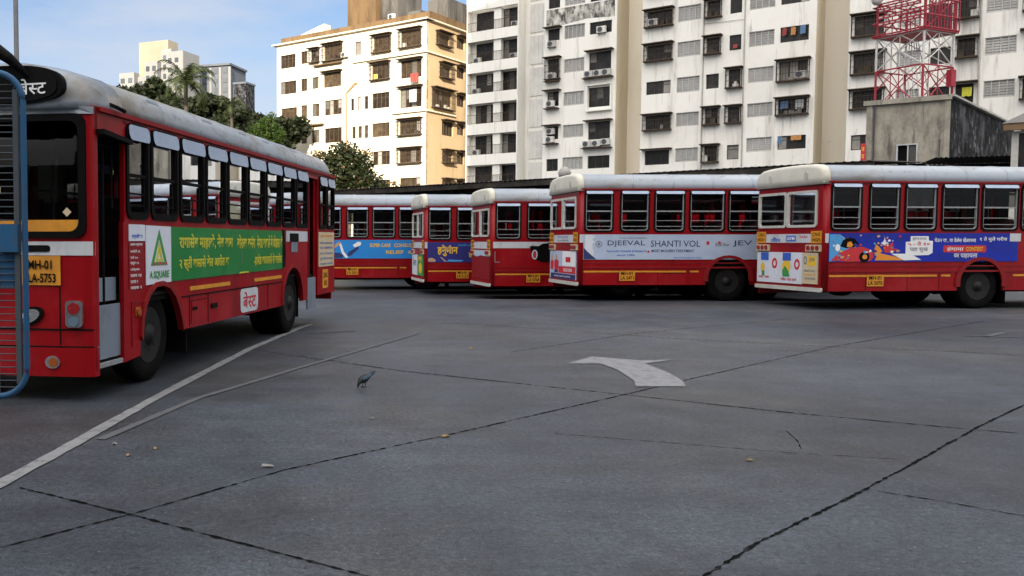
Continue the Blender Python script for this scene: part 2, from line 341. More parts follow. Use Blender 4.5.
TRED = paint('mast_red', (0.30, 0.012, 0.028), 0.55, dirt=0.4, scale=3, dirtcol=(0.16, 0.02, 0.025))
TWHT = paint('mast_white', (0.55, 0.55, 0.54), 0.55, dirt=0.4, scale=3)
MDARK = paint('equipment_dark', (0.05, 0.055, 0.07), 0.5, dirt=0.4, scale=3)
PLAINW = paint('plain_render_wall', (0.46, 0.44, 0.40), 0.85, dirt=0.3, scale=0.3)
BARK = paint('bark', (0.09, 0.065, 0.045), 0.9, dirt=0.6, scale=4, bump=0.4, dirtcol=(0.04, 0.03, 0.022))
PALMB = paint('palm_bark', (0.055, 0.045, 0.036), 0.9, dirt=0.6, scale=3, bump=0.4)
HILLM = paint('hill_soil', (0.03, 0.034, 0.018), 0.95, dirt=0.5, scale=0.1)

def leaf_mat(name, ca, cb, cc=None):
    m, n, l, b = nodes_of(name)
    g = n.new('ShaderNodeNewGeometry')
    r = n.new('ShaderNodeValToRGB')
    r.color_ramp.elements[0].color = (*ca, 1); r.color_ramp.elements[1].color = (*cb, 1)
    if cc:
        e = r.color_ramp.elements.new(0.93); e.color = (*cb, 1)
        r.color_ramp.elements[2].color = (*cc, 1)
    l.new(g.outputs['Random Per Island'], r.inputs['Fac'])
    l.new(r.outputs['Color'], b.inputs['Base Color'])
    b.inputs['Roughness'].default_value = 0.6
    b.inputs['Specular IOR Level'].default_value = 0.25
    tr = n.new('ShaderNodeBsdfTranslucent')
    l.new(r.outputs['Color'], tr.inputs['Color'])
    ms = n.new('ShaderNodeMixShader'); ms.inputs['Fac'].default_value = 0.25
    l.new(b.outputs[0], ms.inputs[1]); l.new(tr.outputs[0], ms.inputs[2])
    l.new(ms.outputs[0], n['Material Output'].inputs['Surface'])
    return m
LEAFH = leaf_mat('hill_leaves', (0.006, 0.011, 0.004), (0.019, 0.027, 0.009))
LEAFD = leaf_mat('dark_leaves', (0.007, 0.014, 0.005), (0.028, 0.038, 0.012), (0.12, 0.06, 0.02))
LEAFB = leaf_mat('bright_leaves', (0.014, 0.036, 0.005), (0.046, 0.078, 0.011))
LEAFP = leaf_mat('palm_leaves', (0.02, 0.032, 0.012), (0.06, 0.075, 0.025))
LEAFO = leaf_mat('rusty_leaves', (0.06, 0.05, 0.015), (0.20, 0.12, 0.04))

# ------------------------------------------------------------------ mesh builder
SPLIT = {'picture', 'marker_lamp', 'ledge', 'awning', 'water_tank', 'plastic_tank', 'lens', 'rear_window', 'post', 'rib', 'emblem', 'grab_rail', 'drain_pipe', 'reflective_stripe', 'roof_seam', 'wall_niche', 'equipment_cabinet', 'pipe', 'roof_vent', 'torn_edge', 'wiper', 'dish_antenna', 'weather_stain'}
class MB:
    def __init__(s): s.v = []; s.f = []; s.m = []; s.cur = 0; s.sm = []; s.smooth = False; s.calls = []
    def add(s, vs, fs):
        o = len(s.v); s.calls.append((o, len(s.f))); s.v += [tuple(v) for v in vs]
        for f in fs: s.f.append([o + i for i in f]); s.m.append(s.cur); s.sm.append(s.smooth)
    def box(s, x0, x1, y0, y1, z0, z1):
        s.add([(x0, y0, z0), (x1, y0, z0), (x1, y1, z0), (x0, y1, z0), (x0, y0, z1), (x1, y0, z1), (x1, y1, z1), (x0, y1, z1)],
              [(0, 3, 2, 1), (4, 5, 6, 7), (0, 1, 5, 4), (1, 2, 6, 5), (2, 3, 7, 6), (3, 0, 4, 7)])
    def fbox(s, mp_, a0, a1, b0, b1, t0, t1):
        s.prism([(a0, b0), (a1, b0), (a1, b1), (a0, b1)], mp_, t0, t1)
    def prism(s, poly, mp_, t0, t1):
        n = len(poly)
        vs = [mp_(a, b, t0) for a, b in poly] + [mp_(a, b, t1) for a, b in poly]
        fs = [tuple(range(n)), tuple(range(2 * n - 1, n - 1, -1))] + [(i, (i + 1) % n, n + (i + 1) % n, n + i) for i in range(n)]
        s.add(vs, fs)
    def sheet(s, poly, mp_, t):
        s.add([mp_(a, b, t) for a, b in poly], [tuple(range(len(poly)))])
    def ring(s, outer, inner, mp_, t0, t1):
        n = len(outer)
        vs = [mp_(a, b, t0) for a, b in outer] + [mp_(a, b, t0) for a, b in inner] + [mp_(a, b, t1) for a, b in outer] + [mp_(a, b, t1) for a, b in inner]
        fs = []
        for i in range(n):
            j = (i + 1) % n
            fs += [(i, j, n + j, n + i), (2 * n + i, 3 * n + i, 3 * n + j, 2 * n + j), (i, 2 * n + i, 2 * n + j, j), (n + i, n + j, 3 * n + j, 3 * n + i)]
        s.add(vs, fs)
    def tube(s, pts, r, n=8, closed=False):
        pts = [Vector(p) for p in pts]; N = len(pts)
        rr = r if isinstance(r, (list, tuple)) else [r] * N
        rings = []
        for i, p in enumerate(pts):
            a = pts[(i - 1) % N] if (i or closed) else p
            b = pts[(i + 1) % N] if (i < N - 1 or closed) else p
            t = (b - a)
            t = t.normalized() if t.length > 1e-9 else Vector((0, 0, 1))
            u = t.cross(Vector((0, 0, 1)))
            if u.length < 0.05: u = t.cross(Vector((0, 1, 0)))
            u.normalize(); w = t.cross(u)
            rings.append([p + (u * math.cos(2 * math.pi * k / n) + w * math.sin(2 * math.pi * k / n)) * rr[i] for k in range(n)])
        vs = [v for q in rings for v in q]
        fs = []
        for i in range(N if closed else N - 1):
            j = (i + 1) % N
            for k in range(n):
                fs.append((i * n + k, i * n + (k + 1) % n, j * n + (k + 1) % n, j * n + k))
        if not closed:
            fs += [tuple(range(n - 1, -1, -1)), tuple((N - 1) * n + k for k in range(n))]
        s.add(vs, fs)
    def lathe(s, prof, c, axis, n=28):
        """prof = [(r, h)...] turned round axis 'x','y' or 'z' through c"""
        vs = []
        for r, h in prof:
            for k in range(n):
                a = 2 * math.pi * k / n
                p = {'y': (r * math.cos(a), h, r * math.sin(a)), 'x': (h, r * math.cos(a), r * math.sin(a)), 'z': (r * math.cos(a), r * math.sin(a), h)}[axis]
                vs.append((c[0] + p[0], c[1] + p[1], c[2] + p[2]))
        fs = []
        for i in range(len(prof) - 1):
            for k in range(n):
                fs.append((i * n + k, i * n + (k + 1) % n, (i + 1) * n + (k + 1) % n, (i + 1) * n + k))
        fs.append(tuple(range(n))); fs.append(tuple((len(prof) - 1) * n + k for k in range(n)))
        s.add(vs, fs)
    def grid_wall(s, a0, a1, b0, b1, holes, mp_, t0, t1):
        A = sorted(set([a0, a1] + [min(max(h[i], a0), a1) for h in holes for i in (0, 2)]))
        B = sorted(set([b0, b1] + [min(max(h[i], b0), b1) for h in holes for i in (1, 3)]))
        def solid(i, j):
            if i < 0 or j < 0 or i >= len(A) - 1 or j >= len(B) - 1: return False
            ca, cb = (A[i] + A[i + 1]) / 2, (B[j] + B[j + 1]) / 2
            return not any(h[0] < ca < h[2] and h[1] < cb < h[3] for h in holes)
        for i in range(len(A) - 1):
            for j in range(len(B) - 1):
                if not solid(i, j): continue
                p, q, r, t = A[i], A[i + 1], B[j], B[j + 1]
                for tt in (t0, t1): s.add([mp_(p, r, tt), mp_(q, r, tt), mp_(q, t, tt), mp_(p, t, tt)], [(0, 1, 2, 3)])
                for di, dj, e in ((-1, 0, ((p, r), (p, t))), (1, 0, ((q, r), (q, t))), (0, -1, ((p, r), (q, r))), (0, 1, ((p, t), (q, t)))):
                    if not solid(i + di, j + dj):
                        (x0, y0), (x1, y1) = e
                        s.add([mp_(x0, y0, t0), mp_(x1, y1, t0), mp_(x1, y1, t1), mp_(x0, y0, t1)], [(0, 1, 2, 3)])
    def mesh(s, name, mats, weld=True):
        me = bpy.data.meshes.new(name)
        me.from_pydata(s.v, [], s.f)
        for m in (mats if isinstance(mats, (list, tuple)) else [mats]): me.materials.append(m)
        me.polygons.foreach_set('material_index', s.m)
        me.polygons.foreach_set('use_smooth', s.sm)
        if weld:
            bm = bmesh.new(); bm.from_mesh(me)
            bmesh.ops.remove_doubles(bm, verts=bm.verts, dist=1e-5)
            bmesh.ops.recalc_face_normals(bm, faces=bm.faces)
            bm.to_mesh(me); bm.free()
        me.update()
        return me
    def build(s, name, mats, parent=None, loc=(0, 0, 0), rz=0, weld=True):
        if name in SPLIT and len(s.calls) > 1:             # loose pieces become parts of their own
            first = None
            ends = s.calls[1:] + [(len(s.v), len(s.f))]
            for (v0, f0), (v1, f1) in zip(s.calls, ends):
                q = MB(); q.v = s.v[v0:v1]; q.f = [[i - v0 for i in f] for f in s.f[f0:f1]]; q.m = s.m[f0:f1]; q.sm = s.sm[f0:f1]
                o = put(name, q.mesh(name, mats, weld), parent, loc, rz)
                first = first or o
            return first
        return put(name, s.mesh(name, mats, weld), parent, loc, rz)

def put(name, me, parent=None, loc=(0, 0, 0), rz=0):
    o = bpy.data.objects.new(name, me); col.objects.link(o)
    o.parent = parent; o.location = loc; o.rotation_euler = (0, 0, rz)
    return o
def tag(o, label=None, cat=None, group=None, kind=None):
    if label: o['label'] = label
    if cat: o['category'] = cat
    if group: o['group'] = group
    if kind: o['kind'] = kind
    return o
def thing(name, loc, rz, label, cat, group=None):
    o = bpy.data.objects.new(name, None); col.objects.link(o)
    o.empty_display_size = 0.2
    o.location = loc; o.rotation_euler = (0, 0, rz)
    return tag(o, label, cat, group)

SIDE = lambda a, b, t: (a, -t, b)            # facing -y
REAR = lambda a, b, t: (-t, a, b)            # facing -x, a = y
FARX = lambda a, b, t: (t, a, b)             # facing +x, a = y
def rrect(a0, a1, b0, b1, r, n=4):
    out = []
    for ca, cb, s0 in ((a1 - r, b0 + r, -90), (a1 - r, b1 - r, 0), (a0 + r, b1 - r, 90), (a0 + r, b0 + r, 180)):
        for k in range(n + 1):
            t = R(s0 + 90 * k / n); out.append((ca + r * math.cos(t), cb + r * math.sin(t)))
    return out
def ell(ca, cb, ra, rb, n=16, rot=0):
    c, s_ = math.cos(rot), math.sin(rot)
    return [(ca + ra * math.cos(2 * math.pi * k / n) * c - rb * math.sin(2 * math.pi * k / n) * s_,
             cb + ra * math.cos(2 * math.pi * k / n) * s_ + rb * math.sin(2 * math.pi * k / n) * c) for k in range(n)]

# ------------------------------------------------------------------ lettering
_tc = {}
def glyphs(s, bold=0.0):
    """outline mesh of a string in the built-in font -> verts, faces (2-D)"""
    k = (s, bold)
    if k in _tc: return _tc[k]
    c = bpy.data.curves.new('lettering', 'FONT'); c.body = s; c.size = 1; c.resolution_u = 2; c.offset = bold
    o = bpy.data.objects.new('lettering', c); col.objects.link(o)
    me = o.evaluated_get(bpy.context.evaluated_depsgraph_get()).to_mesh()
    vs = [(v.co.x, v.co.y) for v in me.vertices]; fs = [tuple(p.vertices) for p in me.polygons]
    o.evaluated_get(bpy.context.evaluated_depsgraph_get()).to_mesh_clear()
    bpy.data.objects.remove(o); bpy.data.curves.remove(c)
    _tc[k] = (vs, fs); return vs, fs
def half_sa(bold):
    """the letter sa without its right-hand bar, as written before another consonant"""
    vs, fs = glyphs('स', bold)
    x1 = max(v[0] for v in vs)
    bm = bmesh.new()
    bv = [bm.verts.new((x, y, 0)) for x, y in vs]
    for f in fs:
        try: bm.faces.new([bv[i] for i in f])
        except ValueError: pass
    bmesh.ops.bisect_plane(bm, geom=bm.verts[:] + bm.edges[:] + bm.faces[:], plane_co=(x1 - 0.205, 0, 0), plane_no=(1, 0, 0), clear_outer=True)
    bm.verts.index_update()
    r = ([(v.co.x, v.co.y) for v in bm.verts], [tuple(v.index for v in f.verts) for f in bm.faces])
    bm.free(); return r
def best_word(bold=0.02):
    """the three-letter word on the bus: be + half sa + ta"""
    if 'best' in _tc: return _tc['best']
    V, F = [], []
    x = 0
    for part in (glyphs('बे', bold), half_sa(bold), glyphs('ट', bold)):
        vs, fs = part
        o = len(V); V += [(a + x, b) for a, b in vs]; F += [tuple(o + i for i in f) for f in fs]
        x += max(a for a, b in vs) - 0.012
    _tc['best'] = (V, F); return V, F
def write(mb, geo, mp_, a0, b0, w=None, h=None, t=0.004, mirror=False, shear=0):
    """lay a glyph mesh in the box starting at (a0, b0): w wide, h high"""
    vs, fs = geo
    xs = [v[0] for v in vs]; ys = [v[1] for v in vs]
    x0, y0 = min(xs), min(ys)
    sx = w / (max(xs) - x0) if w else None
    sy = h / (max(ys) - y0) if h else sx
    if sx is None: sx = sy
    sg = -1 if mirror else 1
    mb.add([mp_(a0 + sg * ((x - x0) * sx + shear * (y - y0) * sy), b0 + (y - y0) * sy, t) for x, y in vs], fs)

# ------------------------------------------------------------------ ground
def gz(y):
    k = min(1, max(0, (y - 24.0) / 3.0)); k = k * k * (3 - 2 * k)
    return -0.2 * k
mb = MB()
ys = [-300, -60, -20, 0, 12, 20, 24] + [24.25 + 0.25 * i for i in range(12)] + [27.5, 30, 36, 45, 70, 150, 500, 3000]
vs = []; fs = []
for y in ys:
    for x in (-3000, -200, -40, -10, 0, 10, 20, 60, 300, 3000): vs.append((x, y, gz(y)))
for j in range(len(ys) - 1):
    for i in range(9): fs.append((j * 10 + i, j * 10 + i + 1, j * 10 + i + 11, j * 10 + i + 10))
mb.smooth = True
mb.add(vs, fs)
tag(mb.build('ground', GROUND), kind='structure')

def ribbon(name, pts, w, mat, lift, jit=0.0, wj=0.0, step=0.12, seed=1):
    """a strip on the ground along a polyline, its edges a little ragged"""
    r = random.Random(seed)
    P = []
    for (x0, y0), (x1, y1) in zip(pts[:-1], pts[1:]):
        L_ = math.hypot(x1 - x0, y1 - y0); k = max(1, int(L_ / step))
        P += [(x0 + (x1 - x0) * i / k, y0 + (y1 - y0) * i / k) for i in range(k)]
    P.append(pts[-1])
    vs, fs = [], []
    off = 0.0
    for i, (x, y) in enumerate(P):
        a = P[max(0, i - 1)]; b = P[min(len(P) - 1, i + 1)]
        dx, dy = b[0] - a[0], b[1] - a[1]; L_ = math.hypot(dx, dy) or 1
        nx, ny = -dy / L_, dx / L_
        off = off * 0.8 + r.uniform(-jit, jit)
        ww = w * (1 + r.uniform(-wj, wj)) / 2
        for s_ in (-1, 1):
            px, py = x + nx * (off + s_ * ww), y + ny * (off + s_ * ww)
            vs.append((px, py, gz(py) + lift))
        if i: fs.append((2 * i - 2, 2 * i - 1, 2 * i + 1, 2 * i))
    m = MB(); m.add(vs, fs)
    return tag(m.build(name, mat), kind='structure')

JOINTS = [([(-1.782, 5.654), (-0.975, 5.089), (-0.258, 4.564), (0.305, 4.148), (0.775, 3.8)], 0.03), ([(-1.536, 4.533), (-0.975, 5.089), (-0.103, 6.105), (1.123, 7.147), (3.308, 9.119), (4.624, 10.337), (7.891, 13.285), (13.462, 17.63)], 0.024), ([(0.0, 12.239), (1.209, 10.817), (2.347, 9.896), (3.308, 9.119), (4.544, 8.108), (5.615, 7.415), (5.898, 7.259)], 0.034), ([(1.34, 3.469), (1.901, 4.148), (2.403, 4.625), (3.567, 5.608), (4.549, 6.478), (5.645, 7.455), (6.941, 8.558)], 0.03), ([(3.586, 5.608), (3.858, 5.368), (4.089, 5.108), (4.2, 5.033)], 0.022), ([(2.077, 7.259), (2.943, 6.898), (3.691, 6.57), (4.343, 6.388)], 0.014), ([(2.684, 17.198), (3.876, 16.394), (6.096, 14.377), (7.891, 13.285), (9.348, 12.683), (9.898, 12.239)], 0.03), ([(4.021, 7.375), (3.907, 7.003), (3.787, 6.73)], 0.012), ([(3.003, 12.683), (5.81, 15.32), (9.877, 18.084)], 0.022), ([(0.39, 11.628), (-0.728, 13.038)], 0.02)]
for k, (p, w) in enumerate(JOINTS):
    ribbon('expansion_joint', p, w * 0.56, TAR, 0.004, 0.0022, 0.9, 0.035, k + 3)
for k, (p, w, wornk) in enumerate([([(-2.017, 5.265), (-1.788, 6.633), (-1.42, 9.059), (-0.728, 13.038), (0.0, 16.205), (0.206, 16.787)], 0.145, 0), ([(-1.58, 7.038), (-1.001, 8.943), (0.0, 11.075), (2.051, 15.32)], 0.1, 1), ([(0.051, 15.154), (0.978, 15.662)], 0.1, 1), ([(10.989, 14.833), (11.832, 14.526)], 0.1, 1), ([(11.219, 14.678), (12.031, 15.32)], 0.12, 1)]):
    ribbon('painted_line', p, w * 0.8, LINEF if wornk else LINEP, 0.008, 0.003, 0.12, 0.2, 50 + k)
mb = MB()
mb.sheet([(3.413, 11.438), (3.958, 12.133), (4.455, 11.726), (4.941, 11.825), (4.41, 11.438), (4.383, 10.652), (4.29, 10.039), (4.157, 9.623), (3.618, 9.623), (3.751, 10.039), (3.864, 10.902), (3.835, 11.438)], lambda a, b, t: (a, b, gz(b) + t), 0.008)
tag(mb.build('painted_arrow', ARROWP, weld=False), kind='structure')

# ------------------------------------------------------------------ bus kit
def window_meshes(w, h, key, glassmat, visor=0.075, half=False):
    """frame, inner rails, pane and visor of a bus side window, lower left corner at the origin"""
    f = MB(); f.ring(rrect(0, w, 0, h, 0.10), rrect(0.045, w - 0.045, 0.045, h - 0.045, 0.07), SIDE, -0.01, 0.022)
    i = MB()
    i.ring(rrect(0.045, w - 0.045, 0.045, h - 0.045, 0.07), rrect(0.065, w - 0.065, 0.065, h - 0.065, 0.05), SIDE, -0.012, 0.014)
    return f.mesh('window', RUBBER), i.mesh('inner_frame', ALU)

_wc = {}
def bus_window(parent, u0, u1, z0, z1, rails, visor_z, glassmat, visormat=VISOR, far=None, lower=True, heavy=False):
    w, h = u1 - u0, z1 - z0
    key = (round(w, 2), round(h, 2), tuple(rails), visor_z, glassmat.name, lower, heavy)
    if key not in _wc:
        b = 0.055 if heavy else 0.042
        f = MB(); f.ring(rrect(0, w, 0, h, 0.11), rrect(b, w - b, b, h - b, 0.08), SIDE, -0.03, 0.022)
        i = MB()
        i.ring(rrect(b, w - b, b, h - b, 0.08), rrect(b + 0.02, w - b - 0.02, b + 0.02, h - b - 0.02, 0.06), SIDE, -0.035, 0.012)
        rl = MB()
        for k, zz in enumerate(rails):
            t = 0.017 if k == 0 else 0.008
            rl.fbox(SIDE, b + 0.02, w - b - 0.02, zz - z0 - t, zz - z0 + t, -0.03, 0.006 if k == 0 else 0.0)
        if heavy:
            rl.fbox(SIDE, w * 0.80, w * 0.80 + 0.03, b + 0.02, rails[0] - z0 - 0.03, -0.03, 0.0)
        pz = b + 0.02 if lower else rails[0] - z0 + 0.01
        p = MB(); p.sheet([(b + 0.02, pz), (w - b - 0.02, pz), (w - b - 0.02, visor_z - z0), (b + 0.02, visor_z - z0)], SIDE, -0.018)
        vsr = MB()
        top = rrect(b + 0.018, w - b - 0.018, visor_z - z0, h - b * 0.7, 0.05)
        vsr.prism(rrect(b, w - b, visor_z - z0, h - 0.02, 0.03), lambda a, bb, t: (a, -t - 0.035 * (1 - (bb - (visor_z - z0)) / (h - 0.02 - visor_z + z0)), bb), 0.023, 0.028)
        if heavy: vsr = MB(); vsr.prism(rrect(0.03, w - 0.03, visor_z - z0, h - 0.02, 0.06), lambda a, bb, t: (a, -t - 0.02 * (1 - (bb / h)) / (1 - (visor_z - z0) / h), bb), 0.023, 0.029)
        _wc[key] = (f.mesh('window', RUBBER), i.mesh('inner_frame', RUBBER if heavy else ALU), rl.mesh('rail', RUBBER if heavy else ALU), p.mesh('pane', glassmat), vsr.mesh('visor', visormat))
    ms = _wc[key]
    if far is None: o = put('window', ms[0], parent, (u0, 0, z0))
    else: o = put('window', ms[0], parent, (u1, far, z0), math.pi)
    for nm, me in zip(('inner_frame', 'rail', 'pane', 'visor'), ms[1:]):
        if far is not None and nm == 'inner_frame': continue
        put(nm, me, o)
    return o

_wheel = {}
def wheel(parent, u, y, r=0.52, face=-1, dual=False, bolts=True):
    k = (r, dual)
    if k not in _wheel:
        m = MB(); m.smooth = True
        d = 0.56 if dual else 0.27
        m.lathe([(r * 0.56, 0.02), (r * 0.60, 0.0), (r * 0.93, 0.0), (r * 0.985, 0.025), (r, 0.06), (r, d - 0.05), (r * 0.95, d), (r * 0.5, d)], (0, 0, 0), 'y', 40)
        q = MB(); q.smooth = True
        q.lathe([(r * 0.60, -0.004), (r * 0.57, 0.0), (r * 0.55, 0.06), (r * 0.40, 0.10 if dual else 0.04), (r * 0.24, 0.08 if dual else 0.0), (r * 0.22, -0.02), (r * 0.13, -0.03), (r * 0.10, -0.05), (0.01, -0.052)], (0, 0, 0), 'y', 32)
        q.smooth = False
        for j in range(8):
            a = 2 * math.pi * j / 8
            q.lathe([(0.016, 0.0), (0.016, -0.03)], (r * 0.32 * math.cos(a), 0.065 if dual else 0.02, r * 0.32 * math.sin(a)), 'y', 6)
            q.lathe([(0.012, 0.05), (0.012, -0.006)], (r * 0.505 * math.cos(a + .3), 0.0, r * 0.505 * math.sin(a + .3)), 'y', 6)
        _wheel[k] = (m.mesh('wheel', TYRE, False), q.mesh('rim', RIM, False))
    o = put('wheel', _wheel[k][0], parent, (u, y, r), 0 if face < 0 else math.pi)
    put('rim', _wheel[k][1], o)
    return o

def roof_section(W, zg, top, inset=0.0, sc_=1.0):
    """cross-section of a bus roof from the near gutter over the top to the far one"""
    p = [(0.0, 0.0), (0.012, 0.30), (0.04, 0.55), (0.11, 0.76), (0.24, 0.89), (0.45, 0.95), (0.80, 0.985), (W / 2, 1.0)]
    p = p + [(W - a, b) for a, b in p[-2::-1]]
    return [(inset + a * (W - 2 * inset) / W, zg + (top - zg) * b * sc_) for a, b in p]
def loft(mb, secs):
    n = len(secs[0][1]); vs = []; fs = []
    for u, s_ in secs: vs += [(u, a, b) for a, b in s_]
    for i in range(len(secs) - 1):
        for k in range(n - 1): fs.append((i * n + k, i * n + k + 1, (i + 1) * n + k + 1, (i + 1) * n + k))
        fs.append((i * n + n - 1, i * n, (i + 1) * n, (i + 1) * n + n - 1))
    fs.append(tuple(range(n))); fs.append(tuple((len(secs) - 1) * n + k for k in range(n)))
    mb.add(vs, fs)

def arch_profile(u0, u1, zb, zt, arches, n=12):
    """side skirt outline with round wheel arches cut out of its lower edge"""
    pts = [(u0, zb)]
    for c, r, zc in arches:
        base = math.asin(max(-1, min(1, (zb - zc) / r)))
        for k in range(n + 1):
            a = math.pi - base - (math.pi - 2 * base) * k / n
            pts.append((c + r * math.cos(a), zc + r * math.sin(a)))
    pts += [(u1, zb), (u1, zt), (u0, zt)]
    return pts

def round_section(W, zg, top, inset=0.0, sc_=1.0):
    p = [(0.0, 0.0), (0.008, 0.16), (0.04, 0.36), (0.11, 0.54), (0.24, 0.70), (0.45, 0.83), (0.80, 0.95), (W / 2, 1.0)]
    p = p + [(W - a, b) for a, b in p[-2::-1]]
    return [(inset + a * (W - 2 * inset) / W, zg + (top - zg) * b * sc_) for a, b in p]
GROUP = 'red city buses parked in the depot'
W_ = 2.5
RAILS = (2.34, 2.10, 1.95)
PITCHES = [(0.11, 0.88), (1.04, 1.82), (1.93, 2.75), (2.85, 3.80), (3.87, 4.82), (4.88, 5.70), (5.78, 6.60), (6.68, 7.50), (7.58, 8.40)]

def row_bus(loc, yaw, label, nwin, ad, rear, plate, scale=1.0, L=9.9):
    t = thing('red_bus', loc, R(yaw), label, 'bus', GROUP)
    t.scale = (scale,) * 3
    zs, zg = 0.43, 2.91
    wr, oh = 0.52, 3.92
    front_wheel = 8.35
    b = MB()
    holes = [(u0 + 0.035, 1.80 + 0.035, u1 - 0.035, 2.88 - 0.035) for u0, u1 in PITCHES]
    b.grid_wall(0.10, L, 1.765, zg, holes, SIDE, -0.05, 0.0)
    b.grid_wall(0.10, L, 1.765, zg, holes, SIDE, -W_, -W_ + 0.05)
    prof = arch_profile(0.10, L, zs, 1.765, [(oh, 0.60, wr), (front_wheel, 0.60, wr)])
    b.prism(prof, SIDE, -0.05, 0.0); b.prism(arch_profile(0.10, L, 0.26, 1.765, []), SIDE, -W_, -W_ + 0.05)  # far skirt deepened and left without arches to block light underneath
    b.grid_wall(0.10, W_ - 0.10, zs, zg, [(0.30, 1.92, 2.36, 2.70)], REAR, -0.05, 0.0)
    b.fbox(FARX, 0.0, W_, zs, zg, L - 0.05, L)
    b.smooth = True
    for y0, a0 in ((0.10, 180), (W_ - 0.10, 90)):          # rounded rear corner posts
        vs, fs = [], []
        for k in range(7):
            a = R(a0 + 90 * k / 6)
            for rr in (0.10, 0.05):
                for z in (zs, zg): vs.append((0.10 + rr * math.cos(a), y0 + rr * math.sin(a), z))
        for k in range(6):
            q = 4 * k
            fs += [(q, q + 1, q + 5, q + 4), (q + 2, q + 6, q + 7, q + 3), (q + 1, q + 3, q + 7, q + 5), (q, q + 4, q + 6, q + 2)]
        b.add(vs, fs)
    b.smooth = False
    b.build('body', RED, t)
    # trims standing proud of the side
    m = MB()
    m.fbox(SIDE, 0.09, L - 0.1, 0.86, 0.90, 0.002, 0.016)
    m.fbox(SIDE, 0.09, L - 0.1, 0.985, 1.01, 0.002, 0.010)
    m.fbox(SIDE, 0.05, L, 2.885, 2.925, 0.002, 0.035)
    m.fbox(REAR, 0.08, W_ - 0.08, 1.485, 1.50, 0.002, 0.012)
    m.build('trim_rail', REDL, t)
    m = MB()
    for u in (1.02, 2.06, 2.86, 5.2, 6.4): m.fbox(SIDE, u, u + 0.008, 0.45, 0.84, 0.001, 0.004)
    m.fbox(SIDE, 2.16, 2.78, 0.72, 0.728, 0.001, 0.004)
    m.build('panel_seam', CHASSIS, t)
    for c_ in (oh, front_wheel):
        m = MB(); q_ = [R(-8 + 196 * k / 16) for k in range(17)]
        m.prism([(c_ + 0.66 * math.cos(a), 0.60 + 0.60 * math.sin(a)) for a in q_] + [(c_ + 0.54 * math.cos(a), 0.60 + 0.53 * math.sin(a)) for a in reversed(q_)], SIDE, 0.002, 0.03)
        m.build('wheel_arch', REDL, t)
    m.build('wheel_arch', REDL, t)
    # roof
    m = MB(); m.smooth = True
    tp = 3.34
    loft(m, [(0.085, roof_section(W_, zg, tp)), (L - 0.5, roof_section(W_, zg, tp)), (L - 0.15, roof_section(W_, zg, tp, 0.04, 0.85)), (L, roof_section(W_, zg, tp, 0.1, 0.5))])
    rf = m.build('roof', ROOFW, t)
    m = MB(); m.smooth = True
    for u in (1.35, 2.4, 3.45, 4.5, 5.55, 6.6, 7.65): loft(m, [(u, [(a, z + 0.007 + 0.002) for a, z in roof_section(W_ + 0.0, zg, tp)]), (u + 0.05, [(a, z + 0.007) for a, z in roof_section(W_, zg, tp)])])
    m.build('roof_seam', ROOFW, rf)
    m = MB(); m.smooth = True
    def capsec(ins, k): return [(a, z - 0.05 if i in (0, 14) else z) for i, (a, z) in enumerate(roof_section(W_, zg, tp + 0.01, ins, k))]
    loft(m, [(-0.065, capsec(0.10, 0.80)), (-0.055, capsec(0.06, 0.88)), (-0.03, capsec(0.03, 0.95)), (0.01, capsec(0.008, 0.99)), (0.05, capsec(-0.006, 1.005)), (0.10, capsec(-0.008, 1.01))])
    m.prism([(0.05, 2.86), (W_ - 0.05, 2.86), (W_ - 0.02, 2.915), (0.02, 2.915)], REAR, -0.03, 0.045)
    cp = m.build('rear_cap', CAPW, t)
    m = MB()
    for v in (0.60, 1.90): m.prism(rrect(v - 0.055, v + 0.055, 2.99, 3.17, 0.05), REAR, 0.06, 0.078)
    m.build('marker_lamp', OFFW, cp)
    # rear window
    wz0, wz1 = 1.885, 2.735
    m = MB()
    for v0, v1 in ((0.265, 1.315), (1.335, 2.395)): m.ring(rrect(v0, v1, wz0, wz1, 0.07), rrect(v0 + 0.06, v1 - 0.06, wz0 + 0.06, wz1 - 0.06, 0.05), REAR, -0.02, 0.03)
    rw = m.build('rear_window', OFFW, t)
    m = MB()
    for v0, v1 in ((0.32, 1.26), (1.39, 2.34)): m.sheet([(v0, wz0 + 0.05), (v1, wz0 + 0.05), (v1, wz1 - 0.05), (v0, wz1 - 0.05)], REAR, 0.004)
    m.build('pane', REARGLASS, rw)
    # side windows, near and far side
    for k, (u0, u1) in enumerate(PITCHES[:nwin]):
        bus_window(t, u0, u1, 1.80, 2.88, RAILS, 2.785, BUSGLASS, lower=False)
        bus_window(t, u0, u1, 1.80, 2.88, RAILS, 2.785, BUSGLASS, far=W_, lower=False)
    # inside
    m = MB(); m.box(0.06, L - 0.06, 0.06, W_ - 0.06, 0.98, 1.02); m.build('floor', DARKIN, t)
    m = MB(); m.box(0.06, L - 0.06, 0.08, W_ - 0.08, 2.86, 2.885); m.build('ceiling', DARKIN, t)
    sk = 'seat'
    if sk not in _wc:
        m = MB(); m.box(0, 0.42, 0, 0.86, 0.38, 0.48); m.prism([(0.36, 0.45), (0.44, 0.45), (0.54, 1.06), (0.46, 1.06)], SIDE, -0.86, 0.0)
        m.box(0.05, 0.09, 0.1, 0.14, 0, 0.4); m.box(0.05, 0.09, 0.7, 0.74, 0, 0.4)
        _wc[sk] = m.mesh('seat', SEATM)
    for k in range(min(9, nwin + 2)):
        for y in (0.12, 1.52): put('seat', _wc[sk], t, (0.5 + 0.95 * k, y, 1.02))
    m = MB()
    for y in (0.95, 1.55):
        m.tube([(0.2, y, 2.72), (L - 1.0, y, 2.72)], 0.016, 6)
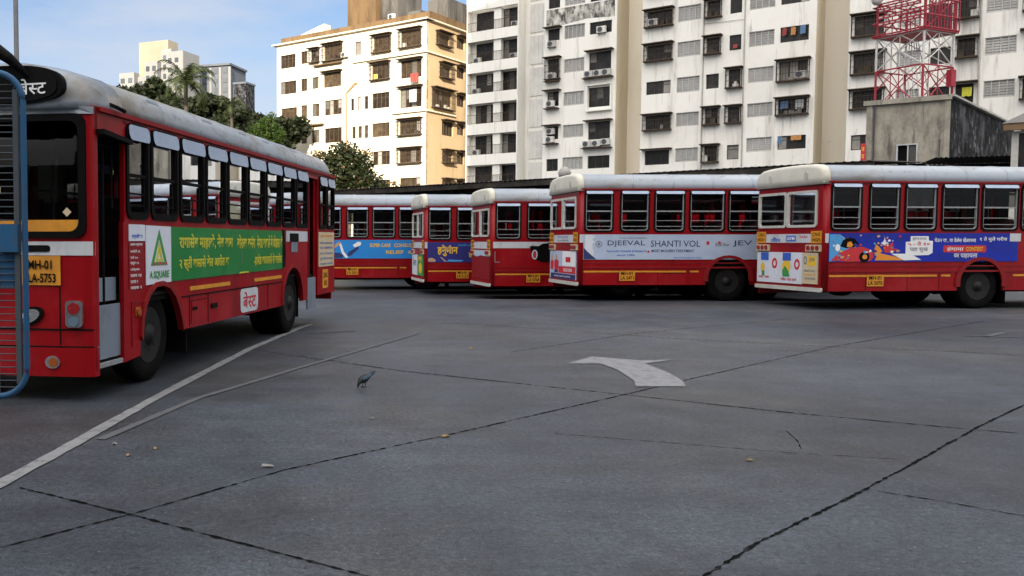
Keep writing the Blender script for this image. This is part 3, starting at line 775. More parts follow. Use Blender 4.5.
    for k in range(5): m.tube([(1.2 + 1.9 * k, 0.98, 1.02), (1.2 + 1.9 * k, 0.98, 2.72)], 0.016, 6)
    m.build('grab_rail', ALU, t)
    # running gear
    m = MB()
    m.box(0.3, L - 0.3, 0.75, 0.87, 0.52, 0.74); m.box(0.3, L - 0.3, 1.63, 1.75, 0.52, 0.74)
    m.box(1.2, 2.6, 0.10, 0.70, 0.42, 0.90); m.box(5.0, 6.6, 0.10, 0.7, 0.40, 0.9); m.box(1.1, 2.4, 1.7, 2.38, 0.42, 0.92)
    m.box(0.08, L - 0.08, 0.06, W_ - 0.06, 0.90, 0.97); m.box(0.2, 2.9, 0.8, 1.7, 0.36, 0.9); m.box(4.7, 7.4, 0.9, 1.6, 0.34, 0.9); m.box(4.9, 7.2, 1.75, 2.38, 0.40, 0.9)  # low centre boxes added to darken the space below
    m.tube([(oh, 0.3, wr), (oh, W_ - 0.3, wr)], 0.09, 10); m.lathe([(0.22, -0.2), (0.26, 0), (0.22, 0.2)], (oh, 1.25, wr), 'y', 14)
    m.build('chassis', CHASSIS, t)
    wheel(t, oh, 0.07, wr, -1, True); wheel(t, oh, W_ - 0.07, wr, 1, True)
    m = MB(); m.box(oh + 0.72, oh + 0.735, 0.08, 0.72, 0.10, 0.62); m.build('mud_flap', RUBBER, t)
    wheel(t, front_wheel, 0.10, wr, -1); wheel(t, front_wheel, W_ - 0.10, wr, 1)
    # bumper
    m = MB(); m.prism(rrect(0.04, W_ - 0.04, 0.405, 0.50, 0.03), REAR, 0.002, 0.035); m.build('bumper', OFFW, t)
    m = MB(); m.fbox(REAR, 0.10, W_ - 0.10, 0.502, 0.54, 0.002, 0.03); m.build('bumper_strip', REDL, t)
    # lamps
    for v0 in (0.10, 1.93):
        m = MB(); m.fbox(REAR, v0, v0 + 0.48, 1.33, 1.485, 0.002, 0.05)
        tl = m.build('tail_lamp', NOTICE, t)
        m = MB()
        for j in range(3): m.prism(ell(v0 + 0.09 + 0.15 * j, 1.41, 0.058, 0.058, 14), REAR, 0.05, 0.066)
        m.build('lens', LAMPR, tl)
    # orange plates at the back corners
    for v0 in (0.09, 2.09):
        m = MB(); m.fbox(REAR, v0, v0 + 0.36, 1.52, 1.80, 0.013, 0.02)
        pl = m.build('warning_plate', YEL, t)
        m = MB()
        write(m, glyphs('CNG', 0.01), REAR, v0 + 0.31, 1.68, 0.26, 0.08, 0.023, True)
        write(m, glyphs('HIGH', 0.01), REAR, v0 + 0.31, 1.56, 0.26, 0.08, 0.023, True)
        m.build('lettering', BLACK, pl)
    m = MB(); m.fbox(REAR, 0.452, 2.085, 1.53, 1.735, 0.001, 0.008); wb = m.build('rear_band', WHITE, t)
    # amber reflective stripe and the number plate on the side
    m = MB(); m.fbox(SIDE, 0.12, 2.80, 0.755, 0.80, 0.002, 0.008); m.fbox(SIDE, 2.91, 3.14, 0.755, 0.80, 0.002, 0.008); m.fbox(SIDE, 4.75, 7.4, 0.755, 0.80, 0.002, 0.008)
    m.build('reflective_stripe', YEL, t)
    m = MB(); m.fbox(SIDE, 1.05, 1.46, 0.54, 0.802, 0.009, 0.016)
    pl = m.build('number_plate', YEL, t)
    m = MB(); write(m, glyphs('MH-01', 0.015), SIDE, 1.10, 0.69, 0.30, 0.085, 0.0195); write(m, glyphs(plate, 0.015), SIDE, 1.08, 0.57, 0.35, 0.09, 0.0195)
    m.build('lettering', BLACK, pl)
    m = MB(); m.fbox(SIDE, -0.0, 0.10, 1.53, 1.74, 0.0015, 0.006) if ad != 'plain' else m.fbox(SIDE, 0.05, L - 0.1, 1.55, 1.735, 0.0015, 0.006)
    m.build('white_band', WHITE, t)
    AD[ad](t)
    REARAD[rear](t, wb)
    return t

def adpanel(t, u0, u1, z0, z1, mat, edge=ALU):
    m = MB(); m.fbox(SIDE, u0, u1, z0, z1, 0.004, 0.014)
    p = m.build('side_advert', mat, t)
    return p
def ink(p, mat, fn, name='lettering'):
    m = MB(); fn(m); m.build(name, mat, p, weld=False)
T = 0.018
def ad_blue(t):
    p = adpanel(t, 0.09, 4.84, 1.10, 1.75, ADNAVY)
    def shapes(m): m.sheet([(0.10, 1.11), (0.55, 1.13), (0.9, 1.3), (0.62, 1.55), (0.35, 1.72), (0.10, 1.72)], SIDE, 0.0155)
    ink(p, INKC, shapes, 'picture')
    def car(m):
        m.sheet([(0.14, 1.13), (0.30, 1.28), (0.62, 1.42), (0.92, 1.44), (1.14, 1.36), (1.20, 1.22), (1.12, 1.12), (0.6, 1.10)], SIDE, T)
        m.sheet([(1.42, 1.45), (1.50, 1.52), (1.58, 1.48), (1.66, 1.56), (1.68, 1.40), (1.80, 1.38), (1.62, 1.30), (1.46, 1.31)], SIDE, T)
        m.sheet(rrect(2.93, 4.02, 1.31, 1.47, 0.03), SIDE, T)
    ink(p, INKR, car, 'picture')
    def blk(m):
        m.sheet(ell(0.96, 1.21, 0.13, 0.12), SIDE, T + .002)
        m.sheet([(0.36, 1.45), (0.42, 1.58), (0.55, 1.66), (0.72, 1.62), (0.82, 1.50), (0.70, 1.43), (0.5, 1.41)], SIDE, T)
    ink(p, BLACK, blk, 'picture')
    def org(m):
        m.sheet([(1.22, 1.13), (1.30, 1.30), (1.7, 1.22), (2.02, 1.13)], SIDE, T)
        m.sheet([(1.18, 1.30), (1.24, 1.50), (1.34, 1.42), (1.40, 1.34), (1.30, 1.24)], SIDE, T + .001)
        m.sheet(ell(0.97, 1.21, 0.06, 0.055), SIDE, T + .004)
        m.sheet([(0.52, 1.44), (0.54, 1.54), (0.62, 1.56), (0.68, 1.48), (0.62, 1.42)], SIDE, T + .002)
    ink(p, INKO, org, 'picture')
    rr_ = random.Random(4)
    for mt_ in (INKC, INKY, INKW, ADVIO, SKIN, INKR):
        def bits(m):
            for k in range(7):
                a_, b_ = rr_.uniform(0.14, 1.9), rr_.uniform(1.12, 1.70); q = rr_.uniform(0.015, 0.05)
                m.sheet([(a_ + q * rr_.uniform(.5, 1.4) * math.cos(x_), b_ + 0.7 * q * rr_.uniform(.5, 1.4) * math.sin(x_)) for x_ in (0.2, 1.3, 2.6, 3.9, 5.2)], SIDE, T + 0.004 + 0.0004 * k)
        ink(p, mt_, bits, 'picture_detail')
    def wht(m):
        m.sheet([(1.62, 1.28), (2.1, 1.28), (2.38, 1.14), (1.95, 1.13)], SIDE, T + .002)
        m.sheet([(1.98, 1.27), (1.98, 1.55), (2.10, 1.56), (2.10, 1.68), (2.55, 1.68), (2.56, 1.58), (2.66, 1.57), (2.66, 1.30), (2.56, 1.25), (2.2, 1.24)], SIDE, T)
        m.sheet([(1.36, 1.52), (1.42, 1.56), (1.46, 1.66), (1.49, 1.55), (1.56, 1.52), (1.48, 1.46)], SIDE, T)
        m.sheet(ell(0.30, 1.42, 0.06, 0.08), SIDE, T)
        write(m, glyphs('घेऊन या , या वेळेस खेळायला', 0.012), SIDE, 2.50 + 0.2, 1.53, 1.05, 0.12, T + .001)
        write(m, glyphs('१ ते मुले घरीच', 0.012), SIDE, 3.85, 1.55, 0.70, 0.12, T + .001)
        write(m, glyphs('हंगामा', 0.012), SIDE, 3.02, 1.33, 0.42, 0.11, T + .003)
        write(m, glyphs('वर पाहायला', 0.01), SIDE, 3.20, 1.17, 0.60, 0.11, T + .001)
    ink(p, INKW, wht)
    ink(p, INKY, lambda m: write(m, glyphs('CONTEST', 0.02), SIDE, 3.50, 1.345, 0.44, 0.09, T + .003))
    def red2(m):
        write(m, glyphs('५ - ते १०', 0.02), SIDE, 2.04, 1.46, 0.54, 0.10, T + .003)
    ink(p, INKR, red2)
    def gr(m):
        write(m, glyphs('हंगामा', 0.01), SIDE, 2.14, 1.58, 0.36, 0.085, T + .003)
        write(m, glyphs('पहा सुख', 0.01), SIDE, 2.08, 1.31, 0.46, 0.11, T + .003)
    ink(p, INKG, gr)
    m = MB(); m.fbox(SIDE, 4.62, 4.9, 1.56, 1.745, 0.0145, 0.02); m.build('side_band', WHITE, t)

def ad_silver(t):
    p = adpanel(t, 0.10, 4.75, 1.09, 1.74, ADPALE)
    def navy(m):
        m.sheet([(0.105, 1.10), (0.105, 1.40), (0.20, 1.30), (0.34, 1.18), (0.44, 1.10)], SIDE, T)
        write(m, glyphs('DJEEVAL', 0.0), SIDE, 0.73, 1.42, 0.98, 0.165, T); write(m, glyphs('SHANTI VOL', 0.0), SIDE, 1.86, 1.42, 1.30, 0.165, T)
        write(m, glyphs('JEV', 0.0), SIDE, 4.02, 1.42, 0.50, 0.165, T)
        write(m, glyphs('MOST MODERN TREATMENT', 0.01), SIDE, 1.88, 1.28, 1.12, 0.07, T)
    ink(p, INKN, navy)
    def blue(m):
        write(m, glyphs('Ayurvedic Hospital & Research', 0.01), SIDE, 0.70, 1.27, 1.05, 0.07, T); write(m, glyphs('since 1984', 0.01), SIDE, 0.98, 1.18, 0.46, 0.055, T)
        write(m, glyphs('www.hospital-info', 0.01), SIDE, 2.45, 1.11, 0.75, 0.05, T)
    ink(p, INKB, blue)
    def gold(m):
        m.ring(ell(0.50, 1.49, 0.085, 0.085, 20), ell(0.50, 1.49, 0.068, 0.068, 20), SIDE, 0.0145, T); m.sheet(ell(0.50, 1.49, 0.035, 0.04), SIDE, T)
        write(m, glyphs('Free Consultation', 0.01), SIDE, 1.05, 1.63, 0.70, 0.05, T)
        write(m, glyphs('Book Now', 0.01), SIDE, 3.56, 1.43, 0.36, 0.10, T)
    ink(p, INKG, gold)
    def pale(m):
        for q in range(9): m.sheet(ell(0.26 + 0.03 * rnd.uniform(-1, 1), 1.16 + 0.065 * q, 0.10 + 0.04 * rnd.random(), 0.05), SIDE, T - 0.002 + 0.0003 * q)
    ink(p, ADWHITE, pale, 'picture')
    ink(p, INKR, lambda m: (m.sheet(ell(1.80, 1.295, 0.03, 0.03), SIDE, T), m.sheet(ell(3.36, 1.52, 0.045, 0.05), SIDE, T), m.sheet(ell(3.66, 1.53, 0.04, 0.03), SIDE, T + .003)), 'picture')
def ad_plain(t):
    m = MB(); m.prism([(1.14, 1.60), (1.22, 1.62), (1.4, 1.61), (1.52, 1.68), (1.9, 1.73), (2.3, 1.70), (2.3, 1.16), (1.5, 1.14), (1.30, 1.24), (1.20, 1.42)], SIDE, 0.008, 0.013)
    p = m.build('peeling_black_patch', RUBBER, t)
    ink(p, ADWHITE, lambda q: q.ring(ell(1.29, 1.36, 0.085, 0.14, 20), ell(1.29, 1.36, 0.055, 0.11, 20), SIDE, 0.0135, 0.016), 'emblem')
    ink(p, INKR, lambda q: q.sheet(ell(1.29, 1.36, 0.045, 0.09, 16), SIDE, 0.016), 'emblem')
    m = MB(); m.fbox(SIDE, 0.10, 0.115, 1.15, 1.45, 0.002, 0.01); m.fbox(SIDE, 0.10, 0.25, 1.13, 1.148, 0.002, 0.01); m.build('torn_edge', ALU, t)
def ad_violet(t):
    p = adpanel(t, 0.09, 4.75, 1.07, 1.73, ADVIO)
    ink(p, INKY, lambda m: (write(m, glyphs('हनुमान', 0.03), SIDE, 0.42, 1.27, 0.68, 0.30, T), write(m, glyphs('हरी', 0.03), SIDE, 1.45, 1.22, 0.35, 0.22, T)))
    ink(p, SKIN, lambda m: (m.sheet([(0.12, 1.09), (0.12, 1.20), (0.24, 1.22), (0.36, 1.16), (0.36, 1.09)], SIDE, T), m.sheet([(0.50, 1.25), (0.58, 1.22), (0.72, 1.10), (0.66, 1.09)], SIDE, T + .001), m.sheet([(0.55, 1.62), (0.60, 1.66), (0.74, 1.54), (0.84, 1.65), (0.88, 1.58), (0.72, 1.48)], SIDE, T)), 'picture')
    ink(p, INKC, lambda m: (write(m, glyphs('सकाळी ७ वाजता', 0.01), SIDE, 1.1, 1.60, 0.6, 0.08, T), m.sheet([(0.72, 1.09), (0.80, 1.16), (1.3, 1.14), (1.2, 1.09)], SIDE, T)))
def ad_sky(t):
    p = adpanel(t, 0.30, 4.75, 1.10, 1.74, ADSKY)
    ink(p, SKIN, lambda m: (m.sheet([(0.45, 1.40), (0.78, 1.68), (0.86, 1.66), (0.84, 1.60), (0.48, 1.34)], SIDE, T),), 'picture')
    ink(p, INKW, lambda m: (m.sheet([(0.78, 1.66), (0.86, 1.64), (0.96, 1.34), (1.12, 1.14), (1.02, 1.12), (0.88, 1.30)], SIDE, T), m.sheet([(1.26, 1.56), (1.44, 1.68), (1.56, 1.66), (1.54, 1.56), (1.34, 1.48)], SIDE, T)), 'picture')
    ink(p, INKN, lambda m: (m.sheet([(0.44, 1.12), (0.5, 1.3), (0.8, 1.3), (0.95, 1.2), (0.9, 1.12)], SIDE, T - .001), m.sheet([(1.06, 1.18), (1.12, 1.32), (1.44, 1.52), (1.48, 1.44), (1.2, 1.2)], SIDE, T - .001)), 'picture')
    ink(p, INKY, lambda m: (write(m, glyphs('SUPER CARE', 0.03), SIDE, 1.86, 1.49, 0.72, 0.13, T), write(m, glyphs('CONSULT', 0.03), SIDE, 2.70, 1.49, 0.72, 0.13, T), write(m, glyphs('RELIEF', 0.03), SIDE, 2.42, 1.26, 0.62, 0.12, T), write(m, glyphs('ADVICE', 0.03), SIDE, 3.18, 1.26, 0.6, 0.12, T)))
AD = dict(blue=ad_blue, silver=ad_silver, plain=ad_plain, violet=ad_violet, sky=ad_sky)

def rear_posters(t, wb):
    m = MB(); m.fbox(REAR, 0.72, 2.40, 0.56, 1.30, 0.004, 0.02); p = m.build('rear_advert', ADWHITE, t)
    ink(p, INKB, lambda q: [q.sheet([(v, 1.10), (v + 0.30, 1.10), (v + 0.30, 1.29), (v, 1.29)], REAR, 0.024) for v in (1.95, 1.12)], 'picture')
    ink(p, INKY, lambda q: (q.sheet(ell(2.18, 0.92, 0.08, 0.12), REAR, 0.024), q.sheet(ell(1.28, 0.96, 0.15, 0.17), REAR, 0.023)), 'picture')
    ink(p, INKGR, lambda q: (q.sheet([(1.40, 0.72), (1.43, 0.86), (1.32, 0.98), (1.2, 0.86), (1.14, 0.72)], REAR, 0.026), q.sheet([(2.2, 0.72), (2.2, 0.84), (2.1, 0.84), (2.1, 0.72)], REAR, 0.026)), 'picture')
    ink(p, INKR, lambda q: (q.ring(ell(1.72, 1.03, 0.10, 0.13, 16), ell(1.72, 1.03, 0.05, 0.07, 16), REAR, 0.0205, 0.024), q.ring(ell(0.90, 1.02, 0.10, 0.13, 16), ell(0.90, 1.02, 0.05, 0.07, 16), REAR, 0.0205, 0.024),
                            write(q, glyphs('सर्व शाळा', 0.02), REAR, 2.32, 0.64, 0.40, 0.07, 0.024, True), write(q, glyphs('शिका रोज सारे', 0.02), REAR, 1.50, 0.62, 0.60, 0.08, 0.024, True)))
    m = MB(); m.fbox(REAR, 0.19, 0.70, 0.58, 1.30, 0.004, 0.03); p = m.build('rear_advert', NOTICE, t)
    ink(p, INKY, lambda q: q.sheet([(0.24, 1.0), (0.52, 1.0), (0.52, 1.22), (0.24, 1.22)], REAR, 0.033), 'picture')
    ink(p, INKG, lambda q: (write(q, glyphs('JOB', 0.03), REAR, 0.46, 1.08, 0.18, 0.11, 0.036, True), q.ring(ell(0.60, 1.12, 0.055, 0.10, 14), ell(0.60, 1.12, 0.03, 0.06, 14), REAR, 0.031, 0.034),
                            write(q, glyphs('Classes & Courses', 0.01), REAR, 0.64, 0.86, 0.38, 0.06, 0.034, True), write(q, glyphs('Call for details', 0.01), REAR, 0.62, 0.68, 0.38, 0.06, 0.034, True)))
    ink(p, INKO, lambda q: write(q, glyphs('Admissions Open', 0.01), REAR, 0.64, 0.77, 0.40, 0.05, 0.034, True))
    ink(wb, INKB, lambda q: (q.sheet([(0.98, 1.56), (1.32, 1.56), (1.32, 1.70), (0.98, 1.70)], REAR, 0.012), write(q, glyphs('offline', 0.02), REAR, 1.90, 1.55, 0.36, 0.11, 0.012, True)))
    ink(wb, INKR, lambda q: write(q, glyphs('Sale', 0.01), REAR, 0.86, 1.64, 0.28, 0.07, 0.012, True))
    ink(wb, INKW, lambda q: write(q, glyphs('GYM', 0.03), REAR, 1.29, 1.59, 0.27, 0.08, 0.015, True))
def rear_people(t, wb):
    m = MB(); m.fbox(REAR, 0.19, 2.40, 0.52, 1.30, 0.004, 0.02); p = m.build('rear_advert', ADPALE, t)
    ink(p, INKW, lambda q: q.sheet([(0.22, 0.9), (1.3, 0.9), (1.3, 1.29), (0.22, 1.29)], REAR, 0.0225), 'picture')
    ink(p, INKR, lambda q: (q.sheet([(0.22, 0.70), (1.62, 0.70), (1.62, 0.88), (0.22, 0.88)], REAR, 0.024), q.sheet([(0.62, 1.0), (1.02, 1.0), (1.02, 1.14), (0.62, 1.14)], REAR, 0.024), q.sheet([(1.66, 0.78), (1.60, 1.0), (1.70, 1.06), (1.92, 1.06), (2.0, 1.0), (1.96, 0.78)], REAR, 0.025), q.sheet([(2.08, 0.78), (2.04, 0.98), (2.12, 1.04), (2.28, 1.04), (2.34, 0.96), (2.3, 0.78)], REAR, 0.025)), 'picture')
    ink(p, SKIN, lambda q: (q.sheet(ell(1.80, 1.13, 0.07, 0.08), REAR, 0.025), q.sheet(ell(2.2, 1.11, 0.07, 0.08), REAR, 0.025)), 'picture')
    ink(p, INKN, lambda q: (q.sheet([(0.22, 0.54), (2.3, 0.54), (2.3, 0.68), (0.22, 0.68)], REAR, 0.023), q.sheet([(1.64, 0.70), (1.7, 0.78), (1.96, 0.78), (1.98, 0.70)], REAR, 0.025)), 'picture')
    ink(p, INKW, lambda q: (write(q, glyphs('GOLD LOAN', 0.02), REAR, 1.2, 0.75, 0.7, 0.09, 0.027, True), write(q, glyphs('easy and quick', 0.01), REAR, 2.0, 0.58, 1.4, 0.06, 0.026, True)))
    ink(wb, INKB, lambda q: (write(q, glyphs('best prices', 0.02), REAR, 1.7, 1.65, 0.8, 0.06, 0.012, True),))
    ink(wb, INKG, lambda q: (write(q, glyphs('tyre works', 0.02), REAR, 1.75, 1.55, 0.9, 0.06, 0.012, True),))
def rear_bare(t, wb):
    m = MB(); m.prism([(0.15, 0.60), (2.36, 0.60), (2.36, 1.26), (2.0, 1.30), (1.5, 1.27), (0.9, 1.31), (0.15, 1.29)], REAR, 0.004, 0.012); m.build('faded_red_panel', REDL, t)
    m = MB(); m.prism([(0.15, 1.30), (0.5, 1.24), (1.2, 1.33), (1.8, 1.27), (2.36, 1.33), (2.36, 1.48), (0.15, 1.48)], REAR, 0.002, 0.009); m.build('torn_poster_remains', ADPALE, t)
def rear_two(t, wb):
    m = MB(); m.fbox(REAR, 1.3, 2.38, 0.60, 1.30, 0.004, 0.02); p = m.build('rear_advert', ADWHITE, t)
    ink(p, INKG, lambda q: write(q, glyphs('लेसर', 0.02), REAR, 2.2, 0.9, 0.7, 0.3, 0.024, True))
    m = MB(); m.fbox(REAR, 0.2, 1.28, 0.60, 1.30, 0.004, 0.02); p = m.build('rear_advert', INKGR, t)
    ink(p, INKY, lambda q: (q.sheet(ell(0.7, 0.86, 0.3, 0.18), REAR, 0.023), write(q, glyphs('छान', 0.03), REAR, 1.1, 1.08, 0.7, 0.16, 0.024, True)), 'picture')
REARAD = dict(posters=rear_posters, people=rear_people, bare=rear_bare, two=rear_two)

row_bus((11.84, 20.32, 0.0), 6.9, 'red bus with a royal blue side advert and three posters on its rear', 6, 'blue', 'posters', 'LA 5070')
row_bus((7.23, 23.31, 0.0), 1.68, 'red bus with a pale silver side advert lettered DJEEVAL SHANTI', 6, 'silver', 'people', 'LA 5471')
row_bus((5.63, 26.50, -0.19), 2.71, 'red bus with bare red rear and a black patch on its white side band', 4, 'plain', 'bare', 'LA 5708')
row_bus((4.10, 29.62, -0.2), 2.2, 'red bus with a dark violet side advert and a green rear poster', 3, 'violet', 'two', 'LA 5123')
row_bus((0.58, 32.45, -0.21), 3.0, 'red bus with a sky blue side advert showing a leg, farthest, its rear hidden', 5, 'sky', 'two', 'LA 5031', 1.045)

# ------------------------------------------------------------------ the near bus on the left
def near_bus():
    L, zg, tp = 9.86, 2.86, 3.36
    t = thing('red_bus', (-1.97, 8.76, 0), R(74.31), 'large near red bus with a green side advert and black destination board, facing us', 'bus', GROUP)
    zs = 0.51
    wr, f1, f2 = 0.52, 1.33, 6.80
    wins = [(0.61, 1.16), (1.20, 1.95), (2.00, 2.78), (2.83, 3.58), (3.63, 4.43), (4.48, 5.28), (5.33, 6.13), (6.18, 6.96), (7.01, 7.74), (8.57, 9.16), (9.20, 9.80)]
    ARCH = [(0.94, 0.5), (0.97, 0.70), (1.04, 0.87), (1.15, 0.99), (1.30, 1.06), (1.48, 1.07), (1.66, 1.03), (1.82, 0.93), (1.94, 0.78), (2.02, 0.62), (2.06, 0.5)]
    b = MB()
    holes = [(u0 + 0.04, 1.84, u1 - 0.04, 2.76) for u0, u1 in wins]
    b.grid_wall(0.58, 7.79, 1.77, zg, holes, SIDE, -0.05, 0.0)
    b.grid_wall(8.50, L, 1.77, zg, holes, SIDE, -0.05, 0.0)
    b.fbox(SIDE, -0.025, 0.58, 2.60, zg, -0.05, 0.0); b.fbox(SIDE, 7.79, 8.50, 2.72, zg, -0.05, 0.0)
    b.fbox(SIDE, -0.05, -0.025, 0.30, 2.86, -0.05, 0.0)
    b.prism([(0.55, 0.31), (0.93, 0.34), (0.94, 0.52)] + ARCH[1:-1] + [(2.06, zs), (f2 - 0.60, zs)]
            + [(f2 + 0.60 * math.cos(R(a)), 0.52 + 0.60 * math.sin(R(a))) for a in range(180, -1, -15)] + [(f2 + 0.62, zs), (7.79, zs), (7.79, 1.77), (0.55, 1.77)], SIDE, -0.05, 0.0)
    b.fbox(SIDE, 8.50, L, 0.55, 1.77, -0.05, 0.0)
    b.grid_wall(0.10, L, 0.30, zg, [(u0 + 0.04, 1.84, u1 - 0.04, 2.76) for u0, u1 in wins] + [(7.9, 1.84, 8.45, 2.76)], SIDE, -W_, -W_ + 0.05)  # far side drops lower to keep light out from under the bus
    b.fbox(FARX, 0.06, W_ - 0.06, 0.40, zg, L - 0.055, L - 0.003)
    b.build('body', RED, t)
    # front: bulging in plan
    def F(a, z, tt):
        k = (a - 1.25) / 1.25
        bul = 0.055 + 0.11 * (1 - k * k) - 0.02 * max(0.0, abs(k) - 0.92) / 0.08
        return (-bul - tt, a, z)
    NV = [i * 2.5 / 24 for i in range(25)]
    def fband(mb, v0, v1, z0, z1, t0, t1):
        vsx = [v0] + [v for v in NV if v0 < v < v1] + [v1]
        vs_, fs_ = [], []
        for v in vsx: vs_ += [F(v, z0, t0), F(v, z1, t0), F(v, z1, t1), F(v, z0, t1)]
        for i in range(len(vsx) - 1):
            q = 4 * i
            for a_ in range(4): fs_.append((q + a_, q + (a_ + 1) % 4, q + 4 + (a_ + 1) % 4, q + 4 + a_))
        fs_ += [(3, 2, 1, 0), tuple(4 * (len(vsx) - 1) + a_ for a_ in range(4))]
        mb.add(vs_, fs_)
    def fsub(poly, step=0.12):
        out = []
        for (a0, b0), (a1, b1) in zip(poly, poly[1:] + poly[:1]):
            n_ = max(1, int(math.hypot(a1 - a0, b1 - b0) / step))
            out += [(a0 + (a1 - a0) * k / n_, b0 + (b1 - b0) * k / n_) for k in range(n_)]
        return out
    m = MB()
    fband(m, 0.0, 2.5, 0.54, 1.62, -0.06, 0.0)
    fband(m, 0.0, 0.10, 1.62, 2.80, -0.06, 0.0); fband(m, 2.40, 2.5, 1.62, 2.80, -0.06, 0.0)
    fband(m, 0.10, 2.40, 2.77, 2.80, -0.06, 0.0)
    fband(m, 0.0, 2.5, 2.80, 2.87, -0.10, -0.02)
    m.build('front_panel', RED, t)
    m = MB(); fband(m, 0.0, 2.5, 0.25, 0.53, -0.06, 0.03); m.build('bumper', RED, t)
    m = MB(); fband(m, 0.02, 2.48, 0.533, 0.545, 0.002, 0.014); fband(m, 0.02, 2.48, 0.70, 0.715, 0.001, 0.008); m.fbox(lambda a, z, tt: F(a, z, tt), 0.345, 0.357, 0.56, 1.40, 0.001, 0.005); m.build('panel_seam', CHASSIS, t)
    m = MB(); fband(m, 0.0, 2.5, 1.43, 1.565, 0.002, 0.008); wb = m.build('front_band', WHITE, t)
    m = MB(); m.prism(rrect(0.44, 0.70, 1.465, 1.53, 0.03), F, 0.008, 0.016); m.build('vent_slot', BLACK, wb)
    # windscreen
    m = MB(); m.ring(fsub(rrect(0.075, 2.425, 1.60, 2.795, 0.10)), fsub(rrect(0.145, 2.355, 1.66, 2.67, 0.07))if False else [(1.25 + (a - 1.25) * 0.94, 2.165 + (z - 2.165) * 0.89) for a, z in fsub(rrect(0.075, 2.425, 1.60, 2.795, 0.10))], F, -0.02, 0.025)
    ws = m.build('windscreen', RUBBER, t)
    m = MB(); m.smooth = True; fband(m, 0.13, 2.37, 1.655, 2.74, -0.012, -0.008); m.build('pane', WSGLASS, ws)
    m = MB(); fband(m, 0.15, 2.35, 1.655, 1.775, -0.004, -0.001); m.build('amber_band', YEL, ws)
    m = MB(); m.sheet(ell(0.27, 1.85, 0.045, 0.045, 4), F, 0.001); m.sheet([(0.96, 2.03), (1.04, 2.03), (1.04, 2.10), (0.96, 2.10)], F, 0.001); m.build('sticker', NOTICE, ws)
    m = MB()
    for v in (0.75, 1.55): m.tube([F(v, 1.64, 0.05), F(v - 0.12, 2.3, 0.035)], 0.012, 6)
    m.build('wiper', RUBBER, ws)
    m = MB(); m.tube([F(0.55, 1.66, -0.25), F(0.55, 2.66, -0.25)], 0.014, 6); m.build('grab_pole', OFFW, t)
    # plate
    m = MB(); m.fbox(F, 0.335, 0.99, 1.14, 1.425, 0.012, 0.02); pl = m.build('number_plate', YEL, t)
    m = MB(); write(m, glyphs('MH-01', 0.025), F, 0.665, 1.295, 0.245, 0.09, 0.024, True); write(m, glyphs('LA-5753', 0.025), F, 0.665, 1.165, 0.285, 0.09, 0.024, True); m.build('lettering', BLACK, pl)
    # lamps
    for v in (0.20, 2.30):
        m = MB(); m.prism(rrect(v - 0.085, v + 0.085, 0.73, 0.99, 0.04), F, 0.002, 0.03); la = m.build('lamp_cluster', LAMPC, t)
        m = MB(); m.prism(ell(v, 0.915, 0.058, 0.058, 18), F, 0.031, 0.045); m.build('red_lens', LAMPR, la)
        m = MB(); m.prism(ell(v, 0.79, 0.05, 0.05, 18), F, 0.031, 0.045); m.build('clear_lens', LAMPB, la)
    for v, s_ in ((0.66, 1), (1.84, -1)):
        m = MB(); m.prism(ell(v, 0.835, 0.15, 0.085, 22, -0.35 * s_), F, 0.002, 0.03); hl = m.build('headlamp', RUBBER, t)
        m = MB(); m.prism(ell(v, 0.835, 0.12, 0.062, 22, -0.35 * s_), F, 0.031, 0.04); m.build('lens', LAMPC, hl)
        m = MB(); m.prism(ell(v + 0.02, 0.84, 0.035, 0.035, 14), F, 0.041, 0.055); m.build('bulb', INKW, hl)
    for v in (0.415, 2.085):
        m = MB(); m.prism(ell(v, 0.39, 0.075, 0.062, 20), F, 0.031, 0.045); il = m.build('indicator', LAMPC, t)
        m = MB(); m.prism(ell(v - 0.012, 0.39, 0.045, 0.045, 16), F, 0.046, 0.058); m.build('lens', LAMPA, il)
    # roof
    m = MB(); m.smooth = True
    loft(m, [(0.55, round_section(W_, zg, tp)), (L - 0.45, round_section(W_, zg, tp)), (L - 0.15, round_section(W_, zg, tp, 0.05, 0.86)), (L - 0.02, round_section(W_, zg, tp, 0.14, 0.5))])
    rf = m.build('roof', ROOFD, t)
    m = MB(); m.smooth = True
    for u in (1.6, 2.7, 3.8, 4.9, 6.0, 7.1, 8.2): loft(m, [(u, [(a, z + 0.009) for a, z in round_section(W_, zg, tp)]), (u + 0.05, [(a, z + 0.009) for a, z in round_section(W_, zg, tp)])])
    m.build('roof_seam', ROOFD, rf)
    m = MB()
    for u in (1.35, 3.0, 4.4, 5.5, 7.0): m.prism(rrect(u, u + 0.32, 3.09, 3.12, 0.012), lambda a, z, tt: (a, 0.14 - tt + 0.6 * (z - 3.09), z + 0.02), 0.0, 0.05)
    m.build('roof_vent', GREYP, rf)
    m = MB(); m.fbox(SIDE, 0.05, L, 2.825, 2.87, 0.002, 0.035); m.fbox(SIDE, 0.58, L, 2.78, 2.80, 0.002, 0.012); m.build('gutter', REDL, t)
    # front cap with the destination board
    m = MB(); m.smooth = True
    def cs(ins, k): return round_section(W_, zg - 0.02, tp + 0.01, ins, k)
    loft(m, [(-0.19, cs(0.42, 0.70)), (-0.14, cs(0.20, 0.84)), (-0.06, cs(0.08, 0.93)), (0.06, cs(0.015, 0.98)), (0.25, cs(-0.008, 1.0)), (0.57, cs(-0.008, 1.01))])
    cp = m.build('front_cap', ROOFD, t)
    m = MB(); vsx = NV
    m.prism(fsub([(0.0, 2.79), (2.5, 2.79), (2.5, 2.86), (0.0, 2.86)]), F, -0.05, 0.02); m.build('cap_lip', ROOFD, cp)
